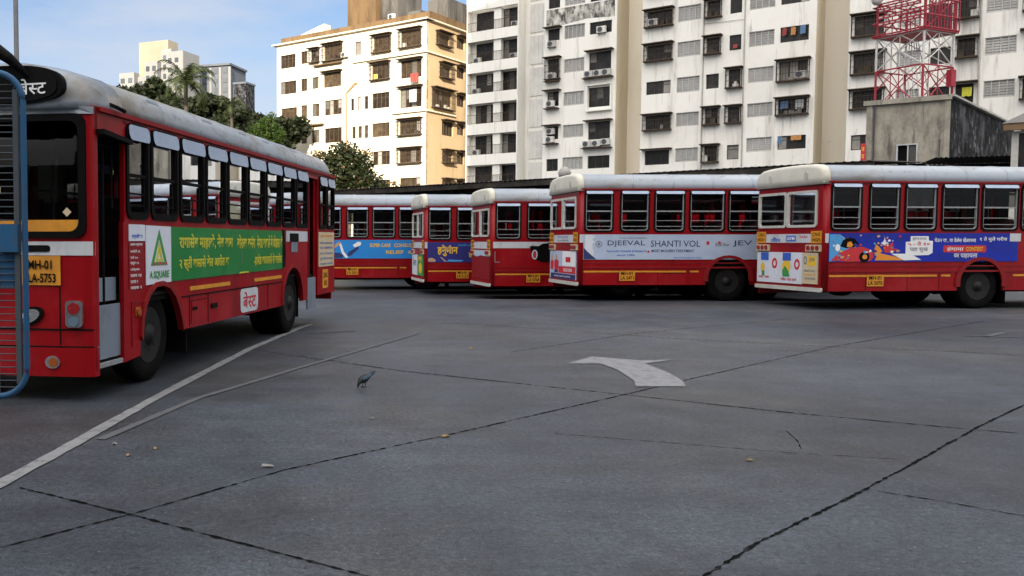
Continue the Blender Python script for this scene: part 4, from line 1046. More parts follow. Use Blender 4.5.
    board = [(1.25 + 0.96 * math.copysign(abs(math.cos(R(a))) ** 0.5, math.cos(R(a))), 3.045 + (0.19 if math.sin(R(a)) > 0 else 0.15) * math.copysign(abs(math.sin(R(a))) ** 0.75, math.sin(R(a)))) for a in range(0, 360, 8)]
    Fb = lambda a, z, tt: (-0.195 - tt, a, z)
    m = MB(); m.prism(board, Fb, -0.02, 0.03); db = m.build('destination_board', BLACK, cp)
    m = MB(); m.prism([(1.25 + (a - 1.25) * 1.06, 3.05 + (z - 3.05) * 1.14) for a, z in board], Fb, -0.06, 0.018); m.build('board_rim', RUBBER, db) 
    m = MB(); write(m, best_word(0.012), Fb, 0.70, 2.97, 0.30, 0.15, 0.034, True); m.build('lettering', INKW, db)
    m = MB(); m.tube([(0.30, 0.01, 2.93), (0.32, -0.06, 2.90), (0.42, -0.10, 2.87)], 0.02, 6); m.build('cap_bracket', CHASSIS, cp)
    m = MB(); m.tube([(-0.20, 0.58, 3.12), (-0.28, 0.65, 3.215), (-0.33, 0.73, 3.30), (-0.36, 0.86, 3.39), (-0.36, 1.15, 3.44)], [0.015, 0.04, 0.055, 0.07, 0.07], 10); m.build('mirror_arm', RUBBER, t)
    # side windows
    for u0, u1 in wins: bus_window(t, u0, u1, 1.80, 2.80, (2.26, 2.07, 1.95), 2.62, MIRGLASS, heavy=True)
    for u0, u1 in wins[1:]: bus_window(t, u0, u1, 1.80, 2.80, (2.26, 2.07, 1.95), 2.62, BUSGLASS, far=W_)
    # front doorway
    m = MB()
    m.box(0.03, 0.57, 0.05, 0.35, 0.33, 0.375); m.box(0.03, 0.57, 0.33, 0.36, 0.375, 0.62); m.box(0.03, 0.57, 0.36, 0.66, 0.60, 0.635); m.box(0.03, 0.57, 0.64, 0.67, 0.635, 0.96); m.build('door_step', CHASSIS, t)
    m = MB(); m.box(-0.02, 0.565, 0.045, 0.062, 0.39, 0.93); m.build('door_panel', GREYP, t)
    m = MB(); m.box(-0.02, 0.57, 0.012, 0.045, 0.315, 0.36); m.build('door_sill', ALU, t)
    m = MB(); m.box(0.03, 0.57, 0.10, 0.115, 0.96, 1.2); m.build('inner_panel', GREYP, t)
    m = MB(); m.tube([(0.30, 0.10, 0.94), (0.30, 0.10, 2.55)], 0.018, 8); m.tube([(0.12, 0.08, 2.52), (0.42, 0.08, 2.52), (0.46, 0.08, 2.40), (0.46, 0.08, 1.9)], 0.015, 6); m.build('door_pole', CHASSIS, t)
    m = MB(); m.prism([(0.0, 2.60), (0.62, 2.56), (0.62, 2.60), (0.0, 2.65)], SIDE, 0.0, 0.09); m.build('door_canopy', RUBBER, t)
    m = MB(); m.box(0.20, 0.42, 0.9, 1.3, 1.55, 2.40); m.build('driver_cabin_panel', REDL, t)
    # rear doorway
    m = MB(); m.fbox(SIDE, 7.80, 8.36, 0.33, 0.90, -0.03, 0.0); m.build('rear_step', GREYP, t)
    m = MB(); m.tube([(8.15, 0.08, 0.5), (8.15, 0.08, 2.7)], 0.018, 8); m.build('rear_pole', REDL, t)
    m = MB(); m.fbox(SIDE, 8.40, 8.50, 0.6, 2.74, -0.06, -0.052); m.box(7.82, 8.48, 0.9, 0.95, 0.9, 2.7); m.build('rear_door_lining', RED, t)
    m = MB(); m.box(0.06, 7.79, 0.06, W_ - 0.06, 0.96, 1.0) if False else m.box(0.60, 7.75, 0.06, W_ - 0.06, 0.96, 1.0); m.box(0.05, 0.60, 0.67, W_ - 0.06, 0.96, 1.0); m.box(7.75, 8.52, 0.7, W_ - 0.06, 0.96, 1.0); m.box(8.52, L - .06, 0.06, W_ - .06, 0.96, 1.0); m.build('floor', DARKIN, t)
    m = MB(); m.box(0.06, L - 0.06, 0.08, W_ - 0.08, 2.80, 2.83); m.build('ceiling', DARKIN, t)
    for k in range(7):
        for y in (0.12, 1.52): put('seat', _wc['seat'], t, (1.0 + 0.92 * k, y, 1.0))
    m = MB(); m.tube([(0.55, 1.75, 1.55), (0.45, 1.75, 1.62)], 0.03, 8); m.tube([(0.42 + 0.10 * math.sin(2 * math.pi * k / 20), 1.75 + 0.22 * math.cos(2 * math.pi * k / 20), 1.66 + 0.20 * math.sin(2 * math.pi * k / 20)) for k in range(20)], 0.014, 6, True); m.build('steering_wheel', RUBBER, t)
    m = MB(); m.box(0.02, 0.35, 0.9, 2.3, 1.0, 1.5); m.build('dashboard', DARKIN, t)
    # adverts and notices on the side
    m = MB(); m.prism([(1.06, 1.09), (1.73, 1.10), (1.73, 1.735), (1.06, 1.74)], SIDE, 0.004, 0.012); p = m.build('side_advert', ADWHITE, t)
    def tri(q): q.ring([(1.18, 1.30), (1.62, 1.30), (1.40, 1.70)], [(1.26, 1.335), (1.54, 1.335), (1.40, 1.60)], SIDE, 0.0125, 0.0165)
    ink(p, INKGR, lambda q: (tri(q), write(q, glyphs('A SQUARE', 0.035), SIDE, 1.14, 1.14, 0.52, 0.10, 0.016)))
    ink(p, ADY, lambda q: q.ring([(1.30, 1.345), (1.50, 1.345), (1.40, 1.56)], [(1.36, 1.37), (1.44, 1.37), (1.40, 1.47)], SIDE, 0.0125, 0.018), 'emblem')
    ink(p, INKR, lambda q: [q.sheet([(1.24 + 0.08 * k, 1.305), (1.28 + 0.08 * k, 1.305), (1.28 + 0.08 * k, 1.33), (1.24 + 0.08 * k, 1.33)], SIDE, 0.0185) for k in range(5)], 'emblem')
    m = MB(); m.prism([(1.735, 1.105), (6.24, 1.12), (6.30, 1.20), (6.22, 1.735), (1.735, 1.735)], SIDE, 0.004, 0.012); p = m.build('side_advert', GREEN, t)
    def txt(q):
        write(q, glyphs('रागासेब माहाके, नेब वाग', 0.03), SIDE, 1.96, 1.46, 1.85, 0.20, 0.016)
        write(q, glyphs('बोरख वनंग', 0.03), SIDE, 3.98, 1.46, 0.80, 0.20, 0.016)
        write(q, glyphs('मेगड वाकले मे घोडला के', 0.03), SIDE, 4.86, 1.46, 1.32, 0.20, 0.016)
        write(q, glyphs('२ स्ती वासासे बेल आरोत क', 0.03), SIDE, 1.96, 1.20, 1.70, 0.19, 0.016)
        write(q, glyphs('-हासेड वायालासे से वालोस', 0.03), SIDE, 4.72, 1.19, 1.42, 0.19, 0.016)
        q.sheet([(4.05, 1.112), (4.5, 1.114), (4.46, 1.135), (4.1, 1.135)], SIDE, 0.016)
    ink(p, ADY, txt)
    ink(p, INKG, lambda q: q.sheet([(4.18, 1.24), (4.20, 1.24), (4.20, 1.44), (4.18, 1.44)], SIDE, 0.0155), 'seam_mark')
    m = MB(); m.prism([(6.19, 1.12), (6.34, 1.16), (6.36, 1.4), (6.28, 1.755), (6.16, 1.75)], SIDE, 0.002, 0.018); m.build('advert_edge_strip', RUBBER, t)
    m = MB(); m.fbox(SIDE, 0.66, 1.05, 1.57, 1.745, 0.003, 0.01); p = m.build('notice', ADWHITE, t)
    ink(p, INKB, lambda q: write(q, glyphs('प्रवेश', 0.02), SIDE, 0.72, 1.59, 0.26, 0.06, 0.0135))
    m = MB(); m.fbox(SIDE, 0.66, 1.02, 1.06, 1.56, 0.003, 0.007); p = m.build('rules_panel', REDL, t)
    ink(p, INKW, lambda q: [write(q, glyphs(s_, 0.01), SIDE, 0.69, 1.51 - 0.065 * k, 0.29 * w_, 0.035, 0.0095) for k, (s_, w_) in enumerate((('आसन क्षमता', 1), ('बसलेले ३६', 0.8), ('उभे २०', 0.6), ('एकूण ५६', 0.7), ('दिव्यांग', 0.75), ('वजन १४', 0.9), ('चालक १', 0.6), ('वाहक १', 0.9)))])
    m = MB(); m.fbox(SIDE, 6.42, 7.76, 1.56, 1.74, 0.003, 0.008); p = m.build('white_band', WHITE, t)
    m = MB(); m.fbox(SIDE, 6.62, 7.16, 1.56, 1.70, 0.0085, 0.013); q_ = m.build('route_board', RUBBER, p)
    m = MB(); m.fbox(SIDE, 6.72, 7.10, 1.38, 1.55, 0.003, 0.009); q_ = m.build('fare_notice', GREYP, t)
    m = MB(); m.fbox(SIDE, 8.56, 9.78, 1.08, 1.74, 0.003, 0.01); p = m.build('timetable_notice', NOTICE, t)
    ink(p, INKO, lambda q: write(q, glyphs('सूचना प्रवाशांना', 0.01), SIDE, 8.68, 1.63, 0.95, 0.07, 0.0135))
    ink(p, INKB, lambda q: [write(q, glyphs(s_, 0.01), SIDE, 8.66, 1.50 - 0.10 * k, 1.0, 0.06, 0.0135) for k, s_ in enumerate(('तिकीट काढून प्रवास', 'करा व सहकार्य करा', 'दारात उभे राहू नका', 'सुटे पैसे द्यावेत', 'धन्यवाद प्रवासी'))])
    m = MB(); m.fbox(SIDE, 8.86, 9.30, 0.66, 1.02, 0.003, 0.009); p = m.build('warning_plate', YEL, t)
    ink(p, BLACK, lambda q: (write(q, glyphs('CNG', 0.01), SIDE, 8.92, 0.86, 0.32, 0.10, 0.0125), write(q, glyphs('01', 0.01), SIDE, 8.97, 0.71, 0.22, 0.10, 0.0125)))
    m = MB(); m.fbox(SIDE, 2.30, 3.72, 0.965, 1.015, 0.002, 0.008); m.fbox(SIDE, 4.76, 6.14, 0.965, 1.015, 0.002, 0.008); m.build('reflective_stripe', YEL, t)
    m = MB(); m.fbox(SIDE, 2.05, 6.2, 0.895, 0.91, 0.002, 0.010); m.fbox(SIDE, 2.28, 2.29, 0.53, 0.9, 0.002, 0.006); m.fbox(SIDE, 2.90, 2.91, 0.53, 0.9, 0.002, 0.006); m.fbox(SIDE, 5.42, 5.43, 0.53, 0.9, 0.002, 0.006); m.fbox(SIDE, 2.32, 2.86, 0.835, 0.842, 0.002, 0.006); m.build('panel_seam', CHASSIS, t)
    m = MB(); m.fbox(SIDE, 2.34, 2.84, 0.56, 0.83, 0.003, 0.010); m.build('hatch', RED, t)
    m = MB(); m.fbox(SIDE, 3.00, 3.2, 0.70, 0.76, 0.003, 0.02); m.fbox(SIDE, 2.36, 2.5, 0.72, 0.76, 0.011, 0.02); m.build('latch', CHASSIS, t)
    m = MB(); m.prism(rrect(4.14, 4.92, 0.545, 0.885, 0.08), SIDE, 0.003, 0.010); p = m.build('emblem_plate', WHITE, t)
    ink(p, INKR, lambda q: write(q, best_word(0.03), SIDE, 4.24, 0.60, 0.58, 0.24, 0.014))
    m = MB(); m.prism(ell(0.86, 0.82, 0.045, 0.045), SIDE, 0.012, 0.03); m.fbox(SIDE, 0.80, 0.92, 0.77, 0.87, 0.003, 0.012); m.build('side_indicator', LAMPA, t)
    m = MB(); m.fbox(SIDE, 0.72, 0.735, 0.45, 0.92, 0.003, 0.01); m.fbox(SIDE, 0.72, 0.98, 0.915, 0.93, 0.003, 0.01); m.build('fuel_flap', REDL, t)
    m = MB(); m.prism([(1.5 + (a - 1.5) * 1.07, z + 0.05) for a, z in ARCH] + [(1.5 + (a - 1.5) * 0.99, z - 0.002) for a, z in reversed(ARCH)], SIDE, 0.002, 0.03); m.build('wheel_arch', REDL, t)
    m = MB(); q_ = [R(180 * k / 16) for k in range(17)]
    m.prism([(f2 + 0.65 * math.cos(a), 0.52 + 0.65 * math.sin(a)) for a in q_] + [(f2 + 0.598 * math.cos(a), 0.52 + 0.598 * math.sin(a)) for a in reversed(q_)], SIDE, 0.002, 0.03); m.build('wheel_arch', REDL, t)
    # running gear
    m = MB(); m.box(0.3, L - 0.3, 0.75, 0.87, 0.50, 0.74); m.box(0.3, L - 0.3, 1.63, 1.75, 0.50, 0.74); m.box(2.3, 4.4, 0.10, 0.7, 0.50, 0.9); m.box(2.5, 5.5, 1.75, 2.38, 0.45, 0.9); m.box(0.7, L - 0.08, 0.07, W_ - 0.06, 0.90, 0.95)
    m.box(0.0, 1.9, 0.6, 1.8, 0.30, 0.9); m.box(2.2, 5.8, 0.9, 1.7, 0.30, 0.9); m.box(2.3, 2.33, 0.05, 0.6, 0.2, 0.9); m.box(7.5, 7.53, 0.1, 2.4, 0.22, 0.9); m.box(7.6, 9.7, 0.8, 2.3, 0.36, 0.9)  # deeper boxes and flaps added to darken the ground underneath
    m.tube([(f2, 0.3, wr), (f2, W_ - 0.3, wr)], 0.09, 10); m.tube([(f1, 0.3, 0.42), (f1, W_ - 0.3, 0.42)], 0.07, 10); m.build('chassis', CHASSIS, t)
    wheel(t, f1, 0.09, wr, -1); wheel(t, f1, W_ - 0.06, wr, 1); wheel(t, f2, 0.06, wr, -1, True); wheel(t, f2, W_ - 0.06, wr, 1, True)
near_bus()

# ------------------------------------------------------------------ blue mesh gate in the left foreground
def gate():
    Y = 7.0
    t = thing('mesh_gate', (-2.72, Y, 0), R(-3), 'blue steel gate leaf with wire mesh and a solid middle sheet', 'gate')
    x1, z0, z1 = 0.595, 0.36, 2.86
    pts = rrect(-0.42, x1, z0, z1, 0.22, 7)
    m = MB(); m.smooth = True; m.tube([(a, 0, b) for a, b in pts], 0.025, 8, True); m.build('frame', BLUEP, t)
    m = MB(); m.tube([(-0.36, 0.02, z0 + 0.06), (-0.36, 0.02, z1 - 0.06)], 0.012, 6); m.box(0.515, 0.555, -0.01, 0.03, z0 + 0.10, z1 - 0.13); m.build('stile', WIRE, t)
    m = MB()
    k = z0 + 0.07
    while k < z1 - 0.05:
        m.tube([(-0.40, 0.012, k), (0.515, 0.012, k)], 0.0045, 5); k += 0.052
    for i in range(7): m.tube([(-0.38 + 0.15 * i, 0.018, z0 + 0.03), (-0.38 + 0.15 * i, 0.018, z1 - 0.03)], 0.0045, 5)
    m.build('wire_mesh', WIRE, t)
    m = MB(); m.box(-0.40, 0.50, 0.025, 0.032, 1.20, 1.50); m.build('sheet_panel', BLUEP, t)
    m = MB(); m.box(-0.40, 0.50, 0.02, 0.034, 1.515, 1.56); m.build('pale_strip', WHITE, t)
    m = MB(); m.box(0.40, 0.55, -0.05, 0.05, 1.485, 1.70); lb = m.build('latch_box', BLUEP, t)
    m = MB(); m.box(0.10, 0.40, -0.01, 0.02, 1.515, 1.565); m.build('bolt', BLUEP, lb)
    m = MB(); m.tube([(-0.52, 0, 0), (-0.52, 0, 3.0)], 0.05, 10); m.box(-0.50, -0.42, -0.02, 0.02, 0.7, 0.78); m.box(-0.50, -0.42, -0.02, 0.02, 2.4, 2.48); m.build('hinge_post', BLUEP, t)
gate()

# ------------------------------------------------------------------ lamp pole
t = thing('lamp_post', (-7.78, 25.0, -0.07), 0, 'grey steel lamp post rising behind the grey bus roof at upper left', 'lamp post')
m = MB(); m.smooth = True; m.tube([(0, 0, 0), (0, 0, 1.0), (0, 0, 11.5)], [0.085, 0.075, 0.06], 12); m.build('pole', POST, t)
m = MB(); m.tube([(0, 0, 11.5), (0.1, -0.3, 11.9), (0.3, -1.2, 12.1)], 0.04, 8); m.build('arm', POST, t)
m = MB(); m.prism(rrect(0.2, 0.44, -1.8, -1.2, 0.08), lambda a, b, tt: (a, b, 12.0 + tt), 0, 0.16); m.build('lamp_head', POST, t)

# ------------------------------------------------------------------ pigeon
def pigeon():
    t = thing('pigeon', (0.691, 9.623, 0.0), R(220), 'dark grey pigeon with blue-green wings pecking at the concrete near the white lines', 'pigeon')
    m = MB(); m.smooth = True
    # spine: tail tip -> body -> neck -> head -> bill; bird faces +x, head lowered
    sp = [((-0.205, 0.150), 0.012, 0.035), ((-0.17, 0.148), 0.012, 0.034), ((-0.11, 0.138), 0.022, 0.034), ((-0.07, 0.130), 0.042, 0.048), ((-0.02, 0.122), 0.058, 0.062), ((0.03, 0.112), 0.058, 0.060), ((0.07, 0.098), 0.046, 0.046), ((0.097, 0.078), 0.030, 0.030), ((0.112, 0.055), 0.022, 0.022), ((0.120, 0.038), 0.021, 0.020), ((0.128, 0.024), 0.013, 0.013), ((0.134, 0.012), 0.005, 0.005), ((0.137, 0.003), 0.002, 0.002)]
    t.scale = (0.74,) * 3
    lift = lambda x: max(0.0, -x) * 0.28
    sp = [((x, z + lift(x)), a_, b_) for (x, z), a_, b_ in sp]
    n = 12; vs = []; fs = []
    for i, ((x, z), rv, rh) in enumerate(sp):
        a = sp[max(0, i - 1)][0]; b = sp[min(len(sp) - 1, i + 1)][0]
        dx, dz = b[0] - a[0], b[1] - a[1]; L_ = math.hypot(dx, dz); nx, nz_ = -dz / L_, dx / L_
        for k in range(n):
            th = 2 * math.pi * k / n
            vs.append((x + nx * rv * math.cos(th), rh * math.sin(th), z + nz_ * rv * math.cos(th)))
    for i in range(len(sp) - 1):
        for k in range(n): fs.append((i * n + k, i * n + (k + 1) % n, (i + 1) * n + (k + 1) % n, (i + 1) * n + k))
    fs += [tuple(range(n)), tuple((len(sp) - 1) * n + k for k in range(n))]
    m.add(vs, fs)
    for s_ in (-1, 1):
        m.tube([(0.0, 0.024 * s_, 0.075), (0.005, 0.026 * s_, 0.03), (0.0, 0.026 * s_, 0.006)], [0.011, 0.005, 0.004], 6)
        for dy in (-0.014, 0, 0.014): m.tube([(0.0, 0.026 * s_, 0.005), (0.032, 0.026 * s_ + dy, 0.004)], 0.003, 5)
        m.tube([(0.0, 0.026 * s_, 0.005), (-0.015, 0.026 * s_, 0.004)], 0.003, 5)
    m.build('body', paint('pigeon_plumage', (0.014, 0.016, 0.021), 0.5, dirt=0.7, scale=18, spec=0.3, dirtcol=(0.008, 0.03, 0.038)), t)
    wm = paint('pigeon_wing', (0.02, 0.06, 0.095), 0.5, dirt=0.85, scale=22, spec=0.3, dirtcol=(0.008, 0.009, 0.013))
    for s_ in (-1, 1):
        m = MB(); m.smooth = True
        prof = [(-0.175, 0.006), (-0.11, 0.020), (-0.05, 0.036), (0.01, 0.040), (0.055, 0.026), (0.065, 0.008)]
        vs = []; fs = []
        for x, h_ in prof:
            zc = 0.132 - 0.12 * (x + 0.02) * (0.8 if x > 0 else 0.2) + lift(x)
            for k in range(5):
                th = R(-50 + 25 * k + 20)
                rr = 0.066 if -0.07 < x < 0.05 else 0.052
                vs.append((x, s_ * (0.004 + rr * math.cos(th)) * (0.7 if x < -0.1 else 1), zc + h_ * 1.1 * math.sin(th)))
        for i in range(len(prof) - 1):
            for k in range(4): fs.append((i * 5 + k, i * 5 + k + 1, (i + 1) * 5 + k + 1, (i + 1) * 5 + k))
        m.add(vs, fs); m.build('wing', wm, t)
    m = MB(); m.smooth = True
    for s_ in (-1, 1): m.lathe([(0.001, 0), (0.0035, 0.001), (0.001, 0.0035)], (0.120, 0.019 * s_, 0.043), 'y', 8)
    m.build('eye', INKO, t)
pigeon()

# ------------------------------------------------------------------ litter
LEAFL = paint('dry_leaf', (0.20, 0.14, 0.055), 0.7, dirt=0.5, scale=20); PAPER = paint('paper_scrap', (0.17, 0.17, 0.165), 0.7, dirt=0.3, scale=20)
for x, y, mt, nm, lb, sz in [(-1.429, 6.881, 1, 'paper_scrap', 'small white paper scrap beside the thick white line', 0.035), (-1.096, 6.73, 0, 'dry_leaf', 'brown dry leaf right of the paper scrap near the white line', 0.03), (-0.223, 6.187, 1, 'paper_scrap', 'white paper scrap on the concrete in the left foreground', 0.05), (-1.258, 6.508, 0, 'dry_leaf', 'small ochre leaf just below the white line', 0.025), (2.489, 13.038, 0, 'dry_leaf', 'yellow leaf on the far concrete left of the arrow', 0.07), (1.163, 7.147, 0, 'dry_leaf', 'dark brown leaf lying on the long joint', 0.05), (3.216, 6.358, 0, 'dry_leaf', 'small tan leaf on the middle concrete slab', 0.03), (0.636, 7.878, 1, 'paper_scrap', 'tiny pale scrap below the pigeon', 0.03)]:
    m = MB(); r_ = random.Random(int(x * 1000))
    vs = []; n = 7
    for k in range(n):
        a = 2 * math.pi * k / n
        vs.append((sz * math.cos(a) * r_.uniform(0.7, 1.2), sz * 0.6 * math.sin(a) * r_.uniform(0.7, 1.2), 0.004 + 0.014 * r_.random()))
    m.add(vs + [(0, 0, 0.02)], [(k, (k + 1) % n, n) for k in range(n)])
    m.add([(a, b, c - 0.0025) for a, b, c in vs + [(0, 0, 0.02)]], [((k + 1) % n, k, n) for k in range(n)])
    tag(m.build(nm, PAPER if mt else LEAFL, None, (x, y, gz(y)), r_.uniform(0, 6), weld=False), lb, 'paper scrap' if mt else 'leaf')

# ------------------------------------------------------------------ apartment windows
def flat_window(parent, mp_, a0, b0, a1, b1, kind, depth=0.22, frame=FRAMED, pane=WINB, rr=None, name='window'):
    """window set in a wall opening, facing mp_: frame and mullions with pane, hood, grille as sub-parts"""
    rr = rr or rnd
    w, h = a1 - a0, b1 - b0
    f = MB(); t0, t1 = -depth, -depth + 0.06
    f.ring([(a0, b0), (a1, b0), (a1, b1), (a0, b1)], [(a0 + .05, b0 + .05), (a1 - .05, b0 + .05), (a1 - .05, b1 - .05), (a0 + .05, b1 - .05)], mp_, t0, t1)
    nm = max(1, round(w / (0.42 if kind == 'louvre' else 0.62)))
    for k in range(1, nm): f.fbox(mp_, a0 + w * k / nm - 0.025, a0 + w * k / nm + 0.025, b0 + 0.05, b1 - 0.05, t0, t1)
    if kind != 'louvre' and rr.random() < 0.7: f.fbox(mp_, a0 + .05, a1 - .05, b0 + h * 0.68, b0 + h * 0.68 + 0.04, t0 + 0.005, t1 - 0.005)
    o = f.build(name, OFFW if kind == 'louvre' else frame, parent)
    p = MB()
    if kind == 'louvre':
        n_ = 6
        for k in range(n_):
            zz = b0 + .05 + (h - .1) * k / n_; hh = (h - .1) / n_
            p.add([mp_(a0 + .05, zz, t0 + 0.01), mp_(a1 - .05, zz, t0 + 0.01), mp_(a1 - .05, zz + hh * .94, t0 - 0.05), mp_(a0 + .05, zz + hh * .94, t0 - 0.05)], [(0, 1, 2, 3)])
        p.fbox(mp_, a0, a1, b0, b1, t0 - 0.10, t0 - 0.07)
        p.build('louvres', LOUV, o)
    else:
        p.fbox(mp_, a0, a1, b0, b1, t0 - 0.03, t0 + 0.015); p.build('pane', pane, o)
        for k in range(nm):
            if rr.random() < 0.22:
                c = MB(); c.fbox(mp_, a0 + w * k / nm + 0.06, a0 + w * (k + 1) / nm - 0.06, b0 + 0.07 + h * 0.4 * (rr.random() < 0.3), b1 - 0.07, t0 + 0.018, t0 + 0.03); c.build('curtain', CURT, o)
    if kind in ('cage', 'hood'):
        g = MB(); pr = 0.5
        g.fbox(mp_, a0 - 0.25, a1 + 0.25, b1 + 0.04, b1 + 0.12, 0.003, pr + 0.2); g.build('hood', GRILL, o)
    if kind == 'cage':
        g = MB(); pr = 0.48
        for z in (b0 - 0.05, b0 + h * 0.33, b0 + h * 0.66, b1 + 0.02):
            g.fbox(mp_, a0 - 0.15, a1 + 0.15, z - 0.015, z + 0.015, pr - 0.03, pr)
            for a in (a0 - 0.15, a1 + 0.12): g.fbox(mp_, a, a + 0.03, z - 0.015, z + 0.015, 0.003, pr - 0.031)
        n_ = max(4, int(w / 0.2))
        for k in range(n_ + 1):
            a = a0 - 0.15 + (w + 0.3) * k / n_
            g.fbox(mp_, a - 0.012, a + 0.012, b0 - 0.05, b1 + 0.02, pr - 0.045, pr - 0.031)
        for a in (a0 - 0.15, a1 + 0.13):
            for j in range(1, 4): g.fbox(mp_, a, a + 0.02, b0 - 0.05, b1 + 0.02, pr * j / 4 - 0.01, pr * j / 4 + 0.01)
        g.fbox(mp_, a0 - 0.18, a1 + 0.18, b0 - 0.14, b0 - 0.07, 0.003, pr + 0.03)
        g.build('grille', GRILL, o)
        if rr.random() < 0.75:
            c = MB()
            for k in range(rr.randint(1, 4)):
                a = a0 + rr.random() * (w - 0.3); c.fbox(mp_, a, a + 0.15 + 0.25 * rr.random(), b0 - 0.06, b0 + 0.1 + 0.45 * rr.random(), 0.06 + 0.02 * k, 0.36 - 0.02 * k)
            c.build('stored_box', rr.choice((CURT, ACW, WINW, FRAMED)), o)
    if kind == 'open':
        pass
    return o

_ac = {}
def ac_unit(parent, mp_, a, b, t=0.05):
    m = MB(); m.fbox(mp_, a, a + 0.80, b, b + 0.55, t, t + 0.30)
    o = m.build('air_conditioner', ACW, parent)
    m = MB(); m.ring(ell(a + 0.30, b + 0.27, 0.23, 0.23, 14), ell(a + 0.30, b + 0.27, 0.19, 0.19, 14), mp_, t + 0.301, t + 0.32); m.sheet(ell(a + 0.30, b + 0.27, 0.19, 0.19, 14), mp_, t + 0.304)
    m.build('fan_guard', MDARK, o)
    m = MB(); m.fbox(mp_, a + 0.05, a + 0.10, b - 0.06, b - 0.005, 0.003, t + 0.32); m.fbox(mp_, a + 0.70, a + 0.75, b - 0.06, b - 0.005, 0.003, t + 0.32); m.build('bracket', GRILL, o)

# ------------------------------------------------------------------ the long white apartment block
A_RZ = math.atan2(-0.634, 0.773)
def white_block():
    t = thing('apartment_block', (16.44, 89.97, 0), A_RZ, 'long white apartment block with balconies at its left end and beige recesses, behind the buses', 'building')
    TOP = 34.0
    r_ = random.Random(21)
    # A: balcony wing
    fl = [(7.1, 9.02), (10.03, 12.02), (13.05, 15.02), (16.02, 18.03), (19.02, 21.06), (22.02, 24.05), (25.05, 27.05), (28.05, 30.05)]
    m = MB(); m.grid_wall(0, 5.5, 0, TOP, [(0.1, a, 5.42, b) for a, b in fl], SIDE, -0.2, 0)
    m.build('wall', BIGW, t)
    m = MB(); m.box(0, 0.1, 0.2, 1.6, 0, TOP); m.box(5.42, 5.5, 0.2, 2.0, 0, TOP); m.grid_wall(0.1, 5.42, 0, TOP, [(0.6, a, 2.85, b - 0.06) for a, b in fl] + [(3.5, a, 5.38, b - 0.06) for a, b in fl], SIDE, -1.1, -0.9)
    m.build('balcony_back_wall', BIGW, t)
    for k, (a, b) in enumerate(fl[:6]):
        m = MB(); m.box(0.1, 5.42, 0.2, 0.9, a - 0.16, a - 0.002); m.build('balcony_slab', BIGW, t)
        m = MB(); m.fbox(SIDE, 2.85, 3.62, a, b, -0.75, -0.205); m.build('balcony_pier', BIGW, t)
        m = MB()
        m.fbox(SIDE, 0.12, 5.4, a + 0.88, a + 0.92, -0.12, -0.08); m.fbox(SIDE, 0.12, 5.4, a + 0.06, a + 0.09, -0.12, -0.08)
        for j in range(37): m.fbox(SIDE, 0.16 + j * 0.145, 0.175 + j * 0.145, a + 0.09, a + 0.88, -0.108, -0.092)
        m.build('balcony_rail', GRILL, t)
        for a0, a1 in ((0.6, 2.85), (3.5, 5.38)): flat_window(t, SIDE, a0, a, a1, b - 0.06, 'plain', 1.02, pane=WINB, frame=FRAMED, rr=r_)
    for k, a in ((4, 0.5), (4, 4.4), (1, 0.45), (3, 0.4), (5, 4.5)): ac_unit(t, SIDE, a, fl[k][0] + 0.02, -0.75)
    # stair strip
    m = MB(); m.box(5.5, 8.1, 1.7, 2.0, 0, TOP); m.build('stair_wall', BIGW, t)
    for a, b in fl[:7]:
        m = MB(); m.fbox(SIDE, 5.95, 8.06, a - 0.55, b + 0.10, -1.69, -1.62)
        for j in range(1, 5): m.fbox(SIDE, 5.95 + 0.42 * j, 5.98 + 0.42 * j, a - 0.5, b + 0.05, -1.615, -1.59)
        m.build('stair_panel', CLAD, t)
    # B
    lou = [(20.0, 21.24), (16.95, 18.19), (13.95, 15.2), (11.03, 12.22), (8.1, 9.25), (23.0, 24.2)]
    sml = [(20.06, 21.15), (16.6, 18.42), (14.04, 15.41), (11.0, 12.2), (8.07, 9.19), (23.0, 24.3)]
    bigw = [(20.1, 21.16), (16.9, 18.5), (13.6, 15.34), (10.7, 12.3), (8.12, 9.25), (23.0, 24.3)]
    hs = [(10.07, a, 12.0, b) for a, b in lou] + [(8.5, a, 9.62, b) for a, b in sml] + [(12.45, a, 14.45, b) for a, b in bigw]
    m = MB(); m.grid_wall(8.1, 14.9, 0, TOP, hs, SIDE, -0.3, 0); m.box(14.7, 14.9, 0.3, 3.0, 0, TOP); m.box(8.1, 8.3, 0.3, 2.0, 0, TOP); m.build('wall', BIGW, t)
    m = MB(); m.sheet([(8.32, 21.5), (9.9, 21.35), (12.2, 21.6), (14.7, 21.4), (14.7, 22.9), (8.32, 22.9)], SIDE, 0.004); m.build('weather_stain', BIGS, t)
    for a, b in lou: flat_window(t, SIDE, 10.07, a, 12.0, b, 'louvre', 0.12, rr=r_)
    for k, (a, b) in enumerate(sml): flat_window(t, SIDE, 8.5, a, 9.62, b, ('hood', 'cage', 'hood', 'hood', 'plain', 'plain')[k], 0.2, rr=r_)
    for k, (a, b) in enumerate(bigw): flat_window(t, SIDE, 12.45, a, 14.45, b, ('plain', 'hood', 'plain', 'hood', 'plain', 'plain')[k], 0.2, rr=r_, pane=WINB)
    m = MB(); m.fbox(SIDE, 12.30, 12.43, 13.35, 15.5, 0.003, 0.25); m.fbox(SIDE, 14.47, 14.6, 13.35, 15.5, 0.003, 0.25); m.fbox(SIDE, 12.30, 14.6, 13.22, 13.348, 0.003, 0.3); m.fbox(SIDE, 12.30, 14.6, 15.5, 15.6, 0.003, 0.3); m.build('window_surround', BIGW, t)
